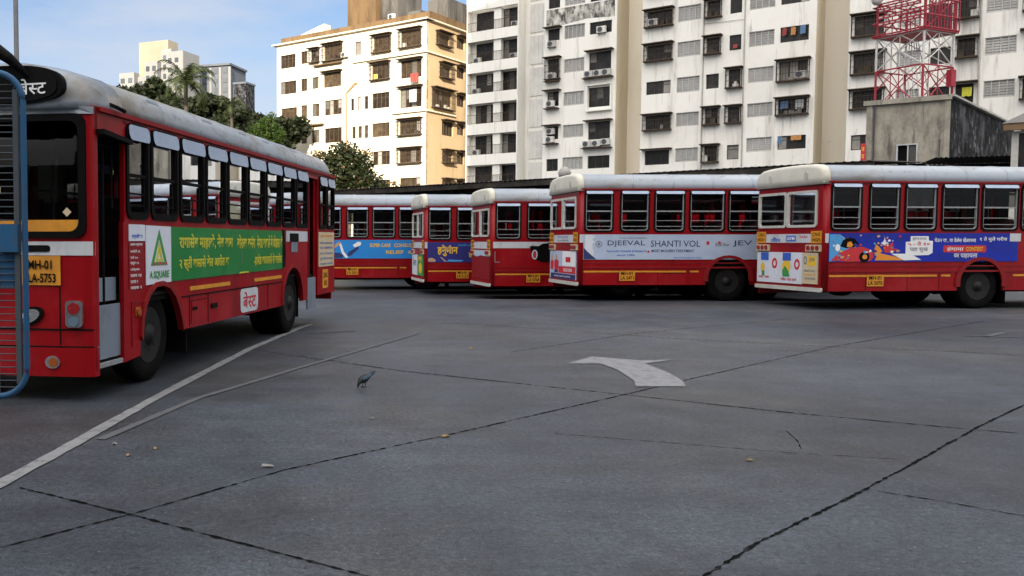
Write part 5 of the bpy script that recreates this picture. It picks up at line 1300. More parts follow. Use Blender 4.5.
    for a, b in ((12.1, 16.3), (12.95, 16.3), (13.7, 16.3), (12.05, 10.05), (12.9, 10.05), (13.75, 10.15), (8.5, 14.0), (8.55, 11.45), (8.5, 10.7), (8.6, 16.5), (8.55, 19.45), (13.2, 20.1)): ac_unit(t, SIDE, a, b, 0.06)
    for a0, a1, z in ((12.0, 14.7, 16.2), (12.0, 14.7, 9.95), (8.35, 9.7, 16.35), (8.35, 9.7, 13.85), (8.35, 9.7, 10.6)):
        m = MB(); m.fbox(SIDE, a0, a1, z - 0.08, z, 0.003, 0.6); m.build('ac_ledge', GRILL, t)
    # recess 1
    m = MB(); m.box(14.9, 17.2, 2.9, 3.2, 0, TOP); m.build('recess_wall', BEIGE, t)
    m = MB(); m.box(14.903, 14.93, 0.05, 2.89, 0, TOP); m.build('return_wall', BEIGE_DIM, t)
    # C
    c1 = [(20.0, 21.3), (17.1, 18.4), (14.2, 15.3), (11.2, 12.4), (8.15, 9.4), (22.9, 24.2)]
    l1 = [(20.03, 21.33), (17.08, 18.36), (14.1, 15.4), (11.25, 12.43), (8.26, 9.44), (23, 24.2)]
    c3 = [(20.1, 21.4), (17.1, 18.4), (14.2, 15.4), (11.3, 12.6), (8.2, 9.5), (23, 24.2)]
    c4 = [(20.1, 21.4), (17.13, 18.36), (14.15, 15.6), (11.3, 12.55), (8.27, 9.45), (23, 24.2)]
    l2 = [(20.14, 21.4), (17.18, 18.41), (14.3, 15.52), (11.54, 12.68), (8.76, 9.91), (23, 24.2)]
    c6 = [(20.2, 21.5), (17.24, 18.43), (14.25, 15.75), (11.6, 12.8), (8.83, 9.9), (23, 24.2)]
    cols = [(17.55, 19.6, c1, ('cage', 'cage', 'plain', 'cage', 'hood', 'cage')), (20.1, 21.95, l1, ('louvre',) * 6), (22.45, 23.45, c3, ('cage', 'cage', 'plain', 'cage', 'cage', 'plain')),
            (24.2, 25.1, c4, ('plain', 'plain', 'cage', 'cage', 'plain', 'plain')), (25.66, 27.53, l2, ('louvre',) * 6), (27.95, 29.95, c6, ('plain', 'plain', 'cage', 'cage', 'plain', 'plain'))]
    hs = [(a0, a, a1, b) for a0, a1, rows, kk in cols for a, b in rows]
    m = MB(); m.grid_wall(17.14, 30.46, 0, TOP, hs, SIDE, -0.3, 0); m.box(30.26, 30.46, 0.3, 3.4, 0, TOP); m.box(17.14, 17.34, 0.3, 3.0, 0, TOP); m.build('wall', BIGW, t)
    for a0, a1, rows, kk in cols:
        for (a, b), k in zip(rows, kk): flat_window(t, SIDE, a0, a, a1, b, k, 0.12 if k == 'louvre' else 0.2, rr=r_)
    for a, b in ((17.7, 20.05), (29.1, 14.3)): ac_unit(t, SIDE, a, b, 0.06)
    m = MB()
    for a in (22.2, 25.35): m.tube([(a, -0.08, 0), (a, -0.08, TOP)], 0.05, 6)
    for z in (22.75,): m.tube([(22.2, -0.08, 19.6), (25.4, -0.08, 19.5)], 0.02, 5)
    m.build('drain_pipe', PIPE, t)
    # recess 2
    m = MB(); m.box(30.46, 32.8, 3.3, 3.6, 0, TOP); m.build('recess_wall', BEIGE, t)
    m = MB(); m.box(30.463, 30.49, 0.05, 3.29, 0, TOP); m.build('return_wall', BEIGE_DIM, t)
    # D
    d1 = [(17.0, 18.5), (14.2, 15.7), (11.6, 12.9), (8.46, 9.6)]
    d4 = [(17.4, 19.0), (14.65, 15.95), (11.4, 12.75), (8.5, 9.7)]
    dl = [(17.5, 18.7), (14.56, 15.79), (11.58, 12.8), (8.7, 9.9)]
    dm = [(14.3, 15.5), (11.5, 12.7), (17.2, 18.5)]
    cols = [(33.0, 34.9, d1, ('cage', 'cage', 'cage', 'plain')), (35.75, 37.2, dm, ('louvre',) * 3), (37.8, 39.0, dm, ('plain',) * 3), (39.35, 40.4, d4, ('cage', 'cage', 'hood', 'plain')), (40.95, 42.7, dl, ('louvre',) * 4), (43.1, 44.6, d4, ('cage', 'hood', 'cage', 'plain'))]
    hs = [(a0, a, a1, b) for a0, a1, rows, kk in cols for a, b in rows]
    m = MB(); m.grid_wall(32.66, 56.0, 0, TOP, hs, SIDE, -0.3, 0); m.build('wall', BIGW, t)
    for a0, a1, rows, kk in cols:
        for (a, b), k in zip(rows, kk): flat_window(t, SIDE, a0, a, a1, b, k, 0.12 if k == 'louvre' else 0.2, rr=r_)
    m = MB(); m.tube([(40.66, -0.09, 0), (40.66, -0.09, TOP)], 0.06, 6); m.build('drain_pipe', PIPE, t)
    m = MB(); m.box(0, 56, 3.4, 16, 0, TOP - 0.2); m.build('building_core', BIGW, t)
    M_ = t.matrix_basis
    return t
WB = white_block()
bpy.context.view_layer.update()
def wb_world(a, b, tt):
    return tuple(Vector((16.44, 89.97, 0)) + Matrix.Rotation(A_RZ, 3, 'Z') @ Vector(SIDE(a, b, tt)))
# washing hung on the block's windows: things of their own
for a, b, w, h, mat, lb in ((28.15, 18.3, 0.35, 0.7, LRED, 'red cloth hung at an upper right window of the white block'), (28.75, 18.3, 0.4, 0.75, LORA, 'orange cloth hung beside blue washing at an upper window of the white block'),
                            (29.4, 18.35, 0.45, 0.8, LBLU, 'light blue cloth hung right of orange washing on the white block'), (28.15, 12.6, 0.7, 0.75, LBLU, 'bright blue washing on a grilled window of the white block'),
                            (29.2, 12.65, 0.7, 0.9, LWHT, 'white sheet hung on a grilled window of the white block'), (28.95, 9.85, 0.9, 0.45, LORA, 'wide orange cloth in the lowest right window of the white block'),
                            (28.0, 9.8, 0.4, 0.6, LBLU, 'pale blue cloth in the lowest right window of the white block'), (24.55, 17.55, 0.4, 0.4, LRED, 'red bundle in a blue window of the white block'),
                            (39.75, 12.45, 0.7, 0.8, ADY, 'lime yellow cloth hung at a window beside the red mast')):
    m = MB(); n = 8; vs = []; fs = []
    for k in range(n + 1):
        tt = 0.26 + 0.03 * math.sin(k * 2.1)
        for j in range(4): vs.append(wb_world(a + 0.8 * w * k / n, b - 0.8 * h * j / 3 * (1 + 0.05 * math.sin(k * 1.3)), tt + 0.012 * j))
    for k in range(n):
        for j in range(3): fs.append((k * 4 + j, (k + 1) * 4 + j, (k + 1) * 4 + j + 1, k * 4 + j + 1))
    m.smooth = True; m.add(vs, fs)
    c0 = Vector(vs[0]); m.v = [tuple(Vector(v) - c0) for v in m.v]
    tag(m.build('hung_cloth', mat, None, c0, weld=False), lb, 'laundry', 'washing hung at the windows')

# ------------------------------------------------------------------ cream apartment block
def cream_block():
    t = thing('apartment_block', (13.33, 96.0, 0), A_RZ, 'sunlit cream apartment block with brown windows and a water tank on its roof', 'building')
    TOP = 24.85; r_ = random.Random(5)
    L_ = dict(c1=[(-20.26, 23.64, -17.91, 22.07), (-20.27, 20.52, -17.81, 19.02), (-20.17, 17.38, -17.71, 15.92), (-20.17, 14.32, -17.71, 12.9), (-20.17, 11.3, -17.71, 9.9)],
              c2=[(-17.1, 23.73, -16.16, 22.28), (-17.1, 20.56, -16.16, 19.11), (-17.1, 17.47, -16.16, 16.01), (-17.1, 14.33, -16.2, 13.0)],
              c3=[(-15.6, 23.75, -14.4, 22.3), (-15.42, 20.55, -14.44, 19.2), (-15.42, 17.48, -14.34, 16.01), (-15.5, 14.45, -14.34, 12.98)],
              c4=[(-13.63, 24.0, -11.1, 22.2), (-13.72, 20.85, -11.21, 19.15), (-13.57, 17.68, -11.15, 15.99), (-13.57, 14.51, -11.1, 12.83), (-13.57, 11.4, -11.1, 9.9)],
              c5=[(-9.29, 23.76, -8.43, 22.3), (-9.86, 17.54, -9.4, 16.21), (-8.95, 17.63, -8.45, 16.19), (-8.0, 17.64, -7.46, 16.21), (-9.67, 14.39, -9.16, 13.06), (-8.85, 14.4, -8.3, 13.07), (-7.99, 14.44, -7.45, 13.01), (-9.67, 11.4, -9.16, 10.2), (-8.85, 11.4, -8.3, 10.2), (-7.99, 11.4, -7.45, 10.2)],
              c6=[(-6.75, 24.0, -4.53, 22.25), (-6.94, 21.04, -4.68, 19.3), (-6.94, 17.82, -4.66, 16.13), (-6.92, 14.53, -4.6, 13.02), (-6.82, 11.45, -4.54, 9.94), (-6.8, 8.3, -4.5, 7.1)],
              c7=[(-3.18, 24.1, -0.69, 22.3), (-3.2, 20.92, -0.58, 19.0), (-3.27, 18.01, -0.55, 15.85), (-3.3, 14.6, -0.6, 13.0), (-3.3, 11.52, -0.6, 10.0), (-3.24, 8.38, -0.6, 7.1)])
    R_ = dict(r1=[(1.98, 23.96, 4.7, 22.7), (2.72, 20.76, 5.06, 19.3), (1.19, 17.92, 5.27, 15.93), (3.3, 14.65, 5.68, 13.08), (3.4, 11.47, 5.6, 10.2), (3.47, 8.35, 5.41, 7.2)],
              r2=[(6.35, 24.19, 8.08, 22.9), (6.41, 20.96, 8.14, 19.67), (6.47, 17.88, 8.2, 16.56), (6.6, 14.71, 8.2, 13.42), (6.6, 11.54, 8.2, 10.17), (6.6, 8.4, 8.2, 7.2)])
    hl = [(a, d, c, b) for v in L_.values() for a, b, c, d in v]; hr = [(a, d, c, b) for v in R_.values() for a, b, c, d in v]
    RF = lambda a, b, tt: (tt, a, b)
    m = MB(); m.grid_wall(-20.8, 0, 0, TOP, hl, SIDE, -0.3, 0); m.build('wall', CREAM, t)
    m = MB(); m.grid_wall(0.003, 14, 0, TOP, hr, RF, -0.3, 0); m.build('wall', CREAM_DIM, t)
    m = MB(); m.box(-20.8, -0.31, 1.2, 14, 0, TOP - 0.2); m.build('building_core', CREAM, t)
    kinds = dict(c1=('plain',) * 5, c2=('plain',) * 4, c3=('cage', 'plain', 'plain', 'plain'), c4=('cage', 'hood', 'plain', 'plain', 'plain'), c5=('plain',) * 10, c6=('cage', 'cage', 'plain', 'plain', 'plain', 'plain'), c7=('cage', 'hood', 'hood', 'cage', 'cage', 'plain'))
    for k, v in L_.items():
        for (a, b, c, d), kd in zip(v, kinds[k]): flat_window(t, SIDE, a, d, c, b, kd, 0.2, FRAMEB, WINW, r_)
    for k, v in R_.items():
        for i, (a, b, c, d) in enumerate(v): flat_window(t, RF, a, d, c, b, 'cage' if k == 'r1' and i != 3 else 'hood', 0.2, FRAMEB, WINW, r_)
    m = MB(); m.fbox(SIDE, -21.3, 0.35, TOP, TOP + 0.14, -1.0, 0.45); m.fbox(RF, -0.3, 14, TOP, TOP + 0.137, -1.0, 0.35); m.build('roof_cornice', CREAM, t)
    m = MB(); m.fbox(SIDE, -20.6, 0.05, TOP + 0.142, TOP + 0.95, -0.7, -0.5); m.fbox(RF, 0.71, 14, TOP + 0.142, TOP + 1.0, -0.15, 0.05); m.build('parapet', BROWNT, t)
    m = MB(); m.fbox(SIDE, -9.5, 0.1, 21.45, 21.60, 0.003, 0.30); m.fbox(SIDE, -4.2, 0.05, 15.3, 15.45, 0.003, 0.32); m.fbox(RF, 0.0, 14, 21.45, 21.60, 0.003, 0.2); m.fbox(RF, 0.0, 6.0, 15.3, 15.45, 0.003, 0.22); m.build('ledge', CREAM, t)
    m = MB(); m.fbox(SIDE, -18.0, -13.6, 14.95, 15.1, 0.003, 0.5); m.fbox(SIDE, -15.0, -11.0, 21.7, 21.82, 0.003, 0.5); m.build('awning', BROWNT, t)
    m = MB(); m.tube([(-10.4, -0.1, 6), (-10.4, -0.1, 18.2), (-9.2, -0.12, 19.2), (-8.9, -0.12, 19.2)], 0.14, 7); m.tube([(-18.0, -0.06, 13), (-18.0, -0.06, 15)], 0.06, 6); m.tube([(-11.05, -0.06, 8), (-11.05, -0.06, 19)], 0.06, 6); m.build('drain_pipe', PIPEB, t)
    m = MB(); m.box(-11.8, -7.9, 2.0, 6.0, TOP, TOP + 7); m.build('stair_tower', BROWNT, t)
    m = MB(); m.box(-7.85, -5.6, 3.0, 8.0, TOP, TOP + 6.0); m.box(-5.0, -3.2, 4, 8.5, TOP, TOP + 2.3); m.box(-2.9, 1.2 - 1.6, 5.0, 9.5, TOP, TOP + 3.4); m.build('water_tank', GREYT, t)
    m = MB(); m.smooth = True; m.lathe([(0.55, 0), (0.6, 0.15), (0.6, 0.9), (0.4, 1.1), (0.2, 1.15)], (-13.0, 1.6, TOP), 'z', 14); m.lathe([(0.5, 0), (0.55, 0.8), (0.3, 1.0)], (-14.3, 1.8, TOP), 'z', 14); m.build('plastic_tank', GREYT, t)
    m = MB(); m.prism([(-18.6, TOP + 0.95), (-14.4, TOP + 0.95), (-14.4, TOP + 1.9), (-15.2, TOP + 1.75)], SIDE, -2.2, -1.0); m.build('roof_tarpaulin', CREAM, t)
    ac_unit(t, SIDE, -10.9, 22.2, 0.2); ac_unit(t, SIDE, -5.5, TOP + 1.0, -1.2)
    return t
cream_block()
def cb_world(a, b, tt): return Vector((13.33, 96.0, 0)) + Matrix.Rotation(A_RZ, 3, 'Z') @ Vector(SIDE(a, b, tt))
for a, b, w, h, mat, lb in ((-1.6, 19.3, 1.0, 0.9, LRED, 'pink-red cloth hung below a window near the corner of the cream block'), (-1.7, 17.6, 0.9, 1.3, LWHT, 'white cloth hung in the wide window near the cream block corner'), (-6.3, 19.75, 0.5, 0.5, ADY, 'yellow cloth hung at a middle window of the cream block')):
    m = MB(); n = 6; vs = []; fs = []
    for k in range(n + 1):
        for j in range(3): vs.append(cb_world(a + w * k / n, b - h * j / 2, 0.62 + 0.03 * math.sin(k * 2.1)))
    for k in range(n):
        for j in range(2): fs.append((k * 3 + j, (k + 1) * 3 + j, (k + 1) * 3 + j + 1, k * 3 + j + 1))
    c0 = Vector(vs[0]); m.add([Vector(v) - c0 for v in vs], fs)
    tag(m.build('hung_cloth', mat, None, c0, weld=False), lb, 'laundry', 'washing hung at the windows')

# ------------------------------------------------------------------ towers far behind on the hill
def far_tower():
    Y = 300.0
    k = Y / 900.0
    t = thing('tower_block', ((147 - 300) * k, Y, 5.2), R(-25), 'distant white tower block with a cream top, on the wooded hill at upper left', 'tower block')
    _w = {}
    def block(a0, a1, y0, y1, z1, mat, nc, nr, zt):
        m = MB(); m.box(a0, a1, y0, y1, 0, z1); m.build('wall', mat, t)
        w = (a1 - a0) / nc
        key = (round(w, 2),)
        if key not in _w:
            q = MB(); q.box(0, w * 0.5, -0.25, 0.0, 0, 1.5); _w[key] = q.mesh('window', HAZYWIN)
        for i in range(nc):
            for j in range(nr): put('window', _w[key], t, (a0 + w * (i + 0.25), y0 - 0.002, zt - 3.0 * j))
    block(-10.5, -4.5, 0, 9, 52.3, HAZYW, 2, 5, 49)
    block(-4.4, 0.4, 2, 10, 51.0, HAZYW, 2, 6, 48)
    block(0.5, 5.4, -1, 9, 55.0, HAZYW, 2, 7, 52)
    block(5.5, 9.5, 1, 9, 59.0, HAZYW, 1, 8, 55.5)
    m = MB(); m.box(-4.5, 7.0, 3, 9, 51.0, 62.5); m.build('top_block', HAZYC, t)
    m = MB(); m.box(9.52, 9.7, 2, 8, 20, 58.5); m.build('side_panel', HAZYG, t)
    t2 = thing('tower_block', ((214 - 300) * k, Y + 10, 8.5), R(-20), 'distant grey ribbed block behind the palm tree, on the hill', 'tower block')
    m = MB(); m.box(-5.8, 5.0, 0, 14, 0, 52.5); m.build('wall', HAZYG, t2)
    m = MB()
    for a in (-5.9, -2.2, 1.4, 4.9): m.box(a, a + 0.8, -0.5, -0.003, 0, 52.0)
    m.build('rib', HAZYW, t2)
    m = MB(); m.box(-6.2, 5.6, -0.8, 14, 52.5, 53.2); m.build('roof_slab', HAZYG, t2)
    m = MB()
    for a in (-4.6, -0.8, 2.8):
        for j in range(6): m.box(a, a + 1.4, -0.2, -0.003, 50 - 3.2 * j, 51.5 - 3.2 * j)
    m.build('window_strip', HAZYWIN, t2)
    t3 = thing('tower_block', ((180 - 300) * k, Y - 5, 9.5), R(-25), 'distant pale slab block between the white tower and the ribbed grey block', 'tower block')
    m = MB(); m.box(-4.0, 2.5, 0, 10, 0, 53.5); m.build('wall', HAZYW, t3)
    m = MB()
    for j in range(7):
        for a in (-3.2, -0.6): m.box(a, a + 1.3, -0.2, -0.003, 50 - 3 * j, 51.4 - 3 * j)
    m.build('window_strip', HAZYWIN, t3)
    t4 = thing('tank_house', ((243 - 300) * k * 0.8, Y * 0.8, 7), R(-25), 'small dark grey water tank house on the skyline right of the grey block', 'tank house')
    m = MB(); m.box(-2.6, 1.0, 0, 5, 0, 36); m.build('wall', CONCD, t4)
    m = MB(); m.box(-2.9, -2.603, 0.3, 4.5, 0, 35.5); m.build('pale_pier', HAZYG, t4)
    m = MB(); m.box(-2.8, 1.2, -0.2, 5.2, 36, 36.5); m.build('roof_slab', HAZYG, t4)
far_tower()

# ------------------------------------------------------------------ hill, trees, palms
mb = MB(); vs = []; fs = []; NX, NY = 40, 12
def hillz(x, y):
    kx = 1.0 / (1 + math.exp((x - 1.2) / 1.0)); ky = min(1, max(0, (y - 62) / 55.0)); ky = ky * ky * (3 - 2 * ky)
    return (13.6 + 0.16 * max(0.0, -3.5 - x)) * kx * ky + 0.6 * math.sin(x * 0.31) * ky * kx + gz(y) - 0.05
for j in range(NY + 1):
    for i in range(NX + 1):
        x = -90 + 95 * i / NX; y = 60 + 80 * j / NY
        vs.append((x, y, hillz(x, y)))
for j in range(NY):
    for i in range(NX): fs.append((j * (NX + 1) + i, j * (NX + 1) + i + 1, (j + 1) * (NX + 1) + i + 1, (j + 1) * (NX + 1) + i))
mb.smooth = True; mb.add(vs, fs); tag(mb.build('hill', HILLM), kind='structure')

def crown_mesh(name, lobes, n, size, mat, seed):
    """leaf clusters spread through a set of lobes (x, y, z, rx, ry, rz)"""
    r = random.Random(seed); m = MB()
    tot = sum(l[3] * l[4] * l[5] for l in lobes)
    for lx, ly, lz, rx, ry, rz in lobes:
        for _ in range(int(n * rx * ry * rz / tot)):
            d = Vector((r.gauss(0, 1), r.gauss(0, 1), r.gauss(0, 1))).normalized() * (r.random() ** 0.42)
            c = Vector((lx + d.x * rx, ly + d.y * ry, lz + d.z * rz))
            ax = Vector((r.gauss(0, 1), r.gauss(0, 1), r.gauss(0, 0.7))).normalized()
            b = ax.cross(Vector((r.gauss(0, 1), r.gauss(0, 1), r.gauss(0, 1)))).normalized()
            s_ = size * r.uniform(0.55, 1.3)
            m.add([c - ax * s_, c + b * s_ * 0.55, c + ax * s_, c - b * s_ * 0.55], [(0, 1, 2, 3)])
    return m.mesh(name, mat, False)
def trunk_mesh(h, r0, lobes, seed, mat=BARK):
    r = random.Random(seed); m = MB(); m.smooth = True
    top = Vector((r.uniform(-.2, .2), r.uniform(-.2, .2), h))
    m.tube([(0, 0, 0), (0.05, 0, h * 0.3), tuple(top * 0.7), tuple(top)], [r0 * 1.25, r0, r0 * 0.8, r0 * 0.55], 8)
    for l in lobes:
        e = Vector(l[:3]); s_ = top * 0.85; mid = (s_ + e) / 2 + Vector((0, 0, -0.1 * h))
        m.tube([s_, mid, e, e + Vector((l[3] * .4, l[4] * .2, l[5] * .4))], [r0 * 0.5, r0 * 0.36, r0 * 0.2, r0 * 0.06], 6)
    return m.mesh('trunk', mat, False)

kinds = []
for s_ in range(4):
    r = random.Random(100 + s_)
    lobes = [(0, 0, 4.0, 2.3, 2.3, 1.6)] + [(r.uniform(-2.2, 2.2), r.uniform(-2, 2), r.uniform(3.0, 5.2), r.uniform(1.0, 1.7), r.uniform(1.0, 1.7), r.uniform(0.7, 1.3)) for _ in range(6)]
    kinds.append((crown_mesh('crown', lobes, 2800, 0.32, LEAFH, s_ + 1), trunk_mesh(3.6, 0.2, lobes[1:4], s_)))
r = random.Random(77)
spots = []
for row, (y, n) in enumerate(((122, 15), (112, 14), (101, 12), (90, 10), (80, 9))):
    for i in range(n):
        x0, x1 = (75 - 300) / 900 * y, (291 - 300) / 900 * y
        spots.append((x0 + (x1 - x0) * (i + r.uniform(0.1, 0.9)) / n, y + r.uniform(-4, 4)))
HIDDEN = {0, 1, 2, 3, 4, 5, 6, 7, 8, 10, 11, 12, 14, 15, 16, 19, 21, 27, 28, 29, 30, 35, 41, 42, 43, 44, 45, 46, 47, 48, 50, 56, 58, 59}      # places the photograph shows nothing of
for i, (x, y) in enumerate(spots):
    if i in HIDDEN: continue
    cm, tm = kinds[i % 4]
    t = thing('hill_tree', (x, y, hillz(x, y) - 1.0), r.uniform(0, 6.28), 'dark green bushy tree in the dense wood on the hill below the distant towers', 'tree', 'trees on the wooded hill')
    s_ = r.uniform(0.80, 1.10); t.scale = (s_, s_, s_ * r.uniform(0.85, 1.1))
    put('trunk', tm, t); put('crown', cm, t)

def palm(x, y, z, h, fl, n, label, seed):
    t = thing('palm_tree', (x, y, z), 0, label, 'palm tree')
    r = random.Random(seed)
    m = MB(); m.smooth = True
    m.tube([(0, 0, 0), (0.1, 0, h * 0.4), (0.0, 0, h * 0.8), (0, 0, h)], [0.24, 0.19, 0.16, 0.17], 9); m.build('trunk', PALMB, t)
    for k in range(n):
        az = 2 * math.pi * k / n * 2.4 + r.uniform(-.2, .2); up = r.uniform(-0.35, 1.15); L_ = fl * r.uniform(0.8, 1.1)
        m = MB(); P = []
        for j in range(10):
            s_ = j / 9; e = up - 1.75 * s_ * s_ * (1.15 - 0.35 * up)
            if j == 0: p = Vector((0, 0, h))
            else: p = P[-1] + Vector((math.cos(az) * math.cos(e), math.sin(az) * math.cos(e), math.sin(e))) * L_ / 9
            P.append(p)
        m.tube(P, [0.035 * (1 - 0.09 * j) for j in range(10)], 5)
        for j in range(1, 10):
            for q in range(3):
                p = P[j - 1].lerp(P[j], (q + 0.5) / 3); d = (P[j] - P[j - 1]).normalized(); side = d.cross(Vector((0, 0, 1))).normalized()
                ll = fl * 0.24 * (1 - 0.7 * abs((j + q / 3) / 10 - 0.4))
                for sg in (-1, 1):
                    tip = p + side * sg * ll * 0.8 + d * ll * 0.45 + Vector((0, 0, -ll * 0.45 * r.uniform(.5, 1.3)))
                    w = d * 0.05 * fl / 3
                    m.add([p - w, p + w, tip], [(0, 1, 2)])
        m.build('frond', LEAFP, t, weld=False)
palm((187 - 300) / 900 * 74, 74, hillz(-9.3, 74), 14.6 - hillz(-9.3, 74) , 3.3, 21, 'tall coconut palm with drooping fronds standing before the dark hill wood', 3)
palm((232 - 300) / 900 * 98, 98, hillz(-7.4, 98), 16.4 - hillz(-7.4, 98), 2.3, 15, 'smaller palm with short fronds on the hill before the grey ribbed block', 9)

def tree(x, y, z, lobes, n, size, mat, th, tr, label, seed, extra=None):
    t = thing('tree', (x, y, z), 0, label, 'tree')
    put('trunk', trunk_mesh(th, tr, lobes[1:], seed), t)
    put('crown', crown_mesh('crown', lobes, n, size, mat, seed), t)
    if extra: put('crown', crown_mesh('crown', extra[0], extra[1], size, extra[2], seed + 1), t)
zb = hillz(-3.5, 91)
tree(-3.5, 91.0, zb, [(0, 0, 12.4 - zb, 1.6, 1.6, 1.5), (-1.5, 0, 11.6 - zb, 1.1, 1.0, 1.0), (1.2, 0.2, 12.2 - zb, 0.9, 1.0, 1.2), (0.6, -0.3, 13.8 - zb, 0.8, 0.8, 0.7), (-0.3, 0, 10.4 - zb, 1.8, 1.3, 1.1)], 3000, 0.16, LEAFB, 10 - zb, 0.14, 'bright green sunlit tree at the left edge of the cream block', 41)
tree(3.05, 58.0, gz(60), [(0, 0, 5.9, 1.7, 1.5, 1.7), (-1.5, 0, 6.6, 1.0, 1.0, 0.9), (1.4, 0, 5.4, 1.1, 1.0, 0.9), (-0.2, 0, 7.4, 1.1, 0.9, 0.8), (-1.3, -0.2, 4.6, 1.5, 1.0, 1.0), (2.3, 0.1, 4.6, 0.9, 0.9, 0.8), (0.8, 0, 6.7, 0.9, 0.8, 0.7), (-2.2, 0.2, 5.6, 0.7, 0.7, 0.7)], 8200, 0.13, LEAFD, 4.6, 0.16, 'dark leafy tree in front of the cream block, above the farthest bus', 52,
     ([(-2.0, 0.3, 7.2, 0.7, 0.7, 0.45), (2.9, 0.2, 5.1, 0.8, 0.7, 0.5), (1.3, 0.2, 7.4, 0.5, 0.5, 0.4), (2.2, 0, 4.2, 0.9, 0.5, 0.5)], 420, LEAFO))

# ------------------------------------------------------------------ shed along the foot of the blocks
def shed():
    ang = math.atan2(-15.0, 14.7); Ls = math.hypot(14.7, 15.0) + 6.0
    t = thing('long_shed', (2.4 - 4.2, 42.0 + 4.3, -0.2), ang, 'long low dark shed roof running behind the row of buses', 'shed')
    z = 4.15
    m = MB()
    n = int(Ls / 0.22)
    for k in range(n):
        a = k * Ls / n
        m.add([(a, 0, z), (a + Ls / n / 2, 0, z + 0.04), (a + Ls / n / 2, 7, z + 0.42), (a, 7, z + 0.38)], [(0, 1, 2, 3)]); m.add([(a + Ls / n / 2, 0, z + 0.04), (a + Ls / n, 0, z), (a + Ls / n, 7, z + 0.38), (a + Ls / n / 2, 7, z + 0.42)], [(0, 1, 2, 3)])
    m.build('roof_sheet', SHEDM, t)
    m = MB(); m.box(0, Ls, 0.05, 0.15, z - 0.22, z - 0.02); m.build('eave_beam', SHEDM, t)
    m = MB(); m.box(0, Ls, 6.8, 7.0, 0, z + 0.35); m.build('back_wall', SHEDM, t)
    m = MB()
    for k in (0.2, 7.0): m.box(k, k + 0.12, 6.5, 6.62, 0, z + 0.3)
    m.box(0.2, 0.32, 0.05, 0.17, 0, z - 0.22)
    m.build('post', SHEDM, t)
    m = MB(); m.smooth = True; m.lathe([(0.2, 0), (0.25, 0.2), (0.1, 0.42)], (16.6, 0.5, z + 0.05), 'z', 10); m.build('roof_vent', TIN, t)
shed()

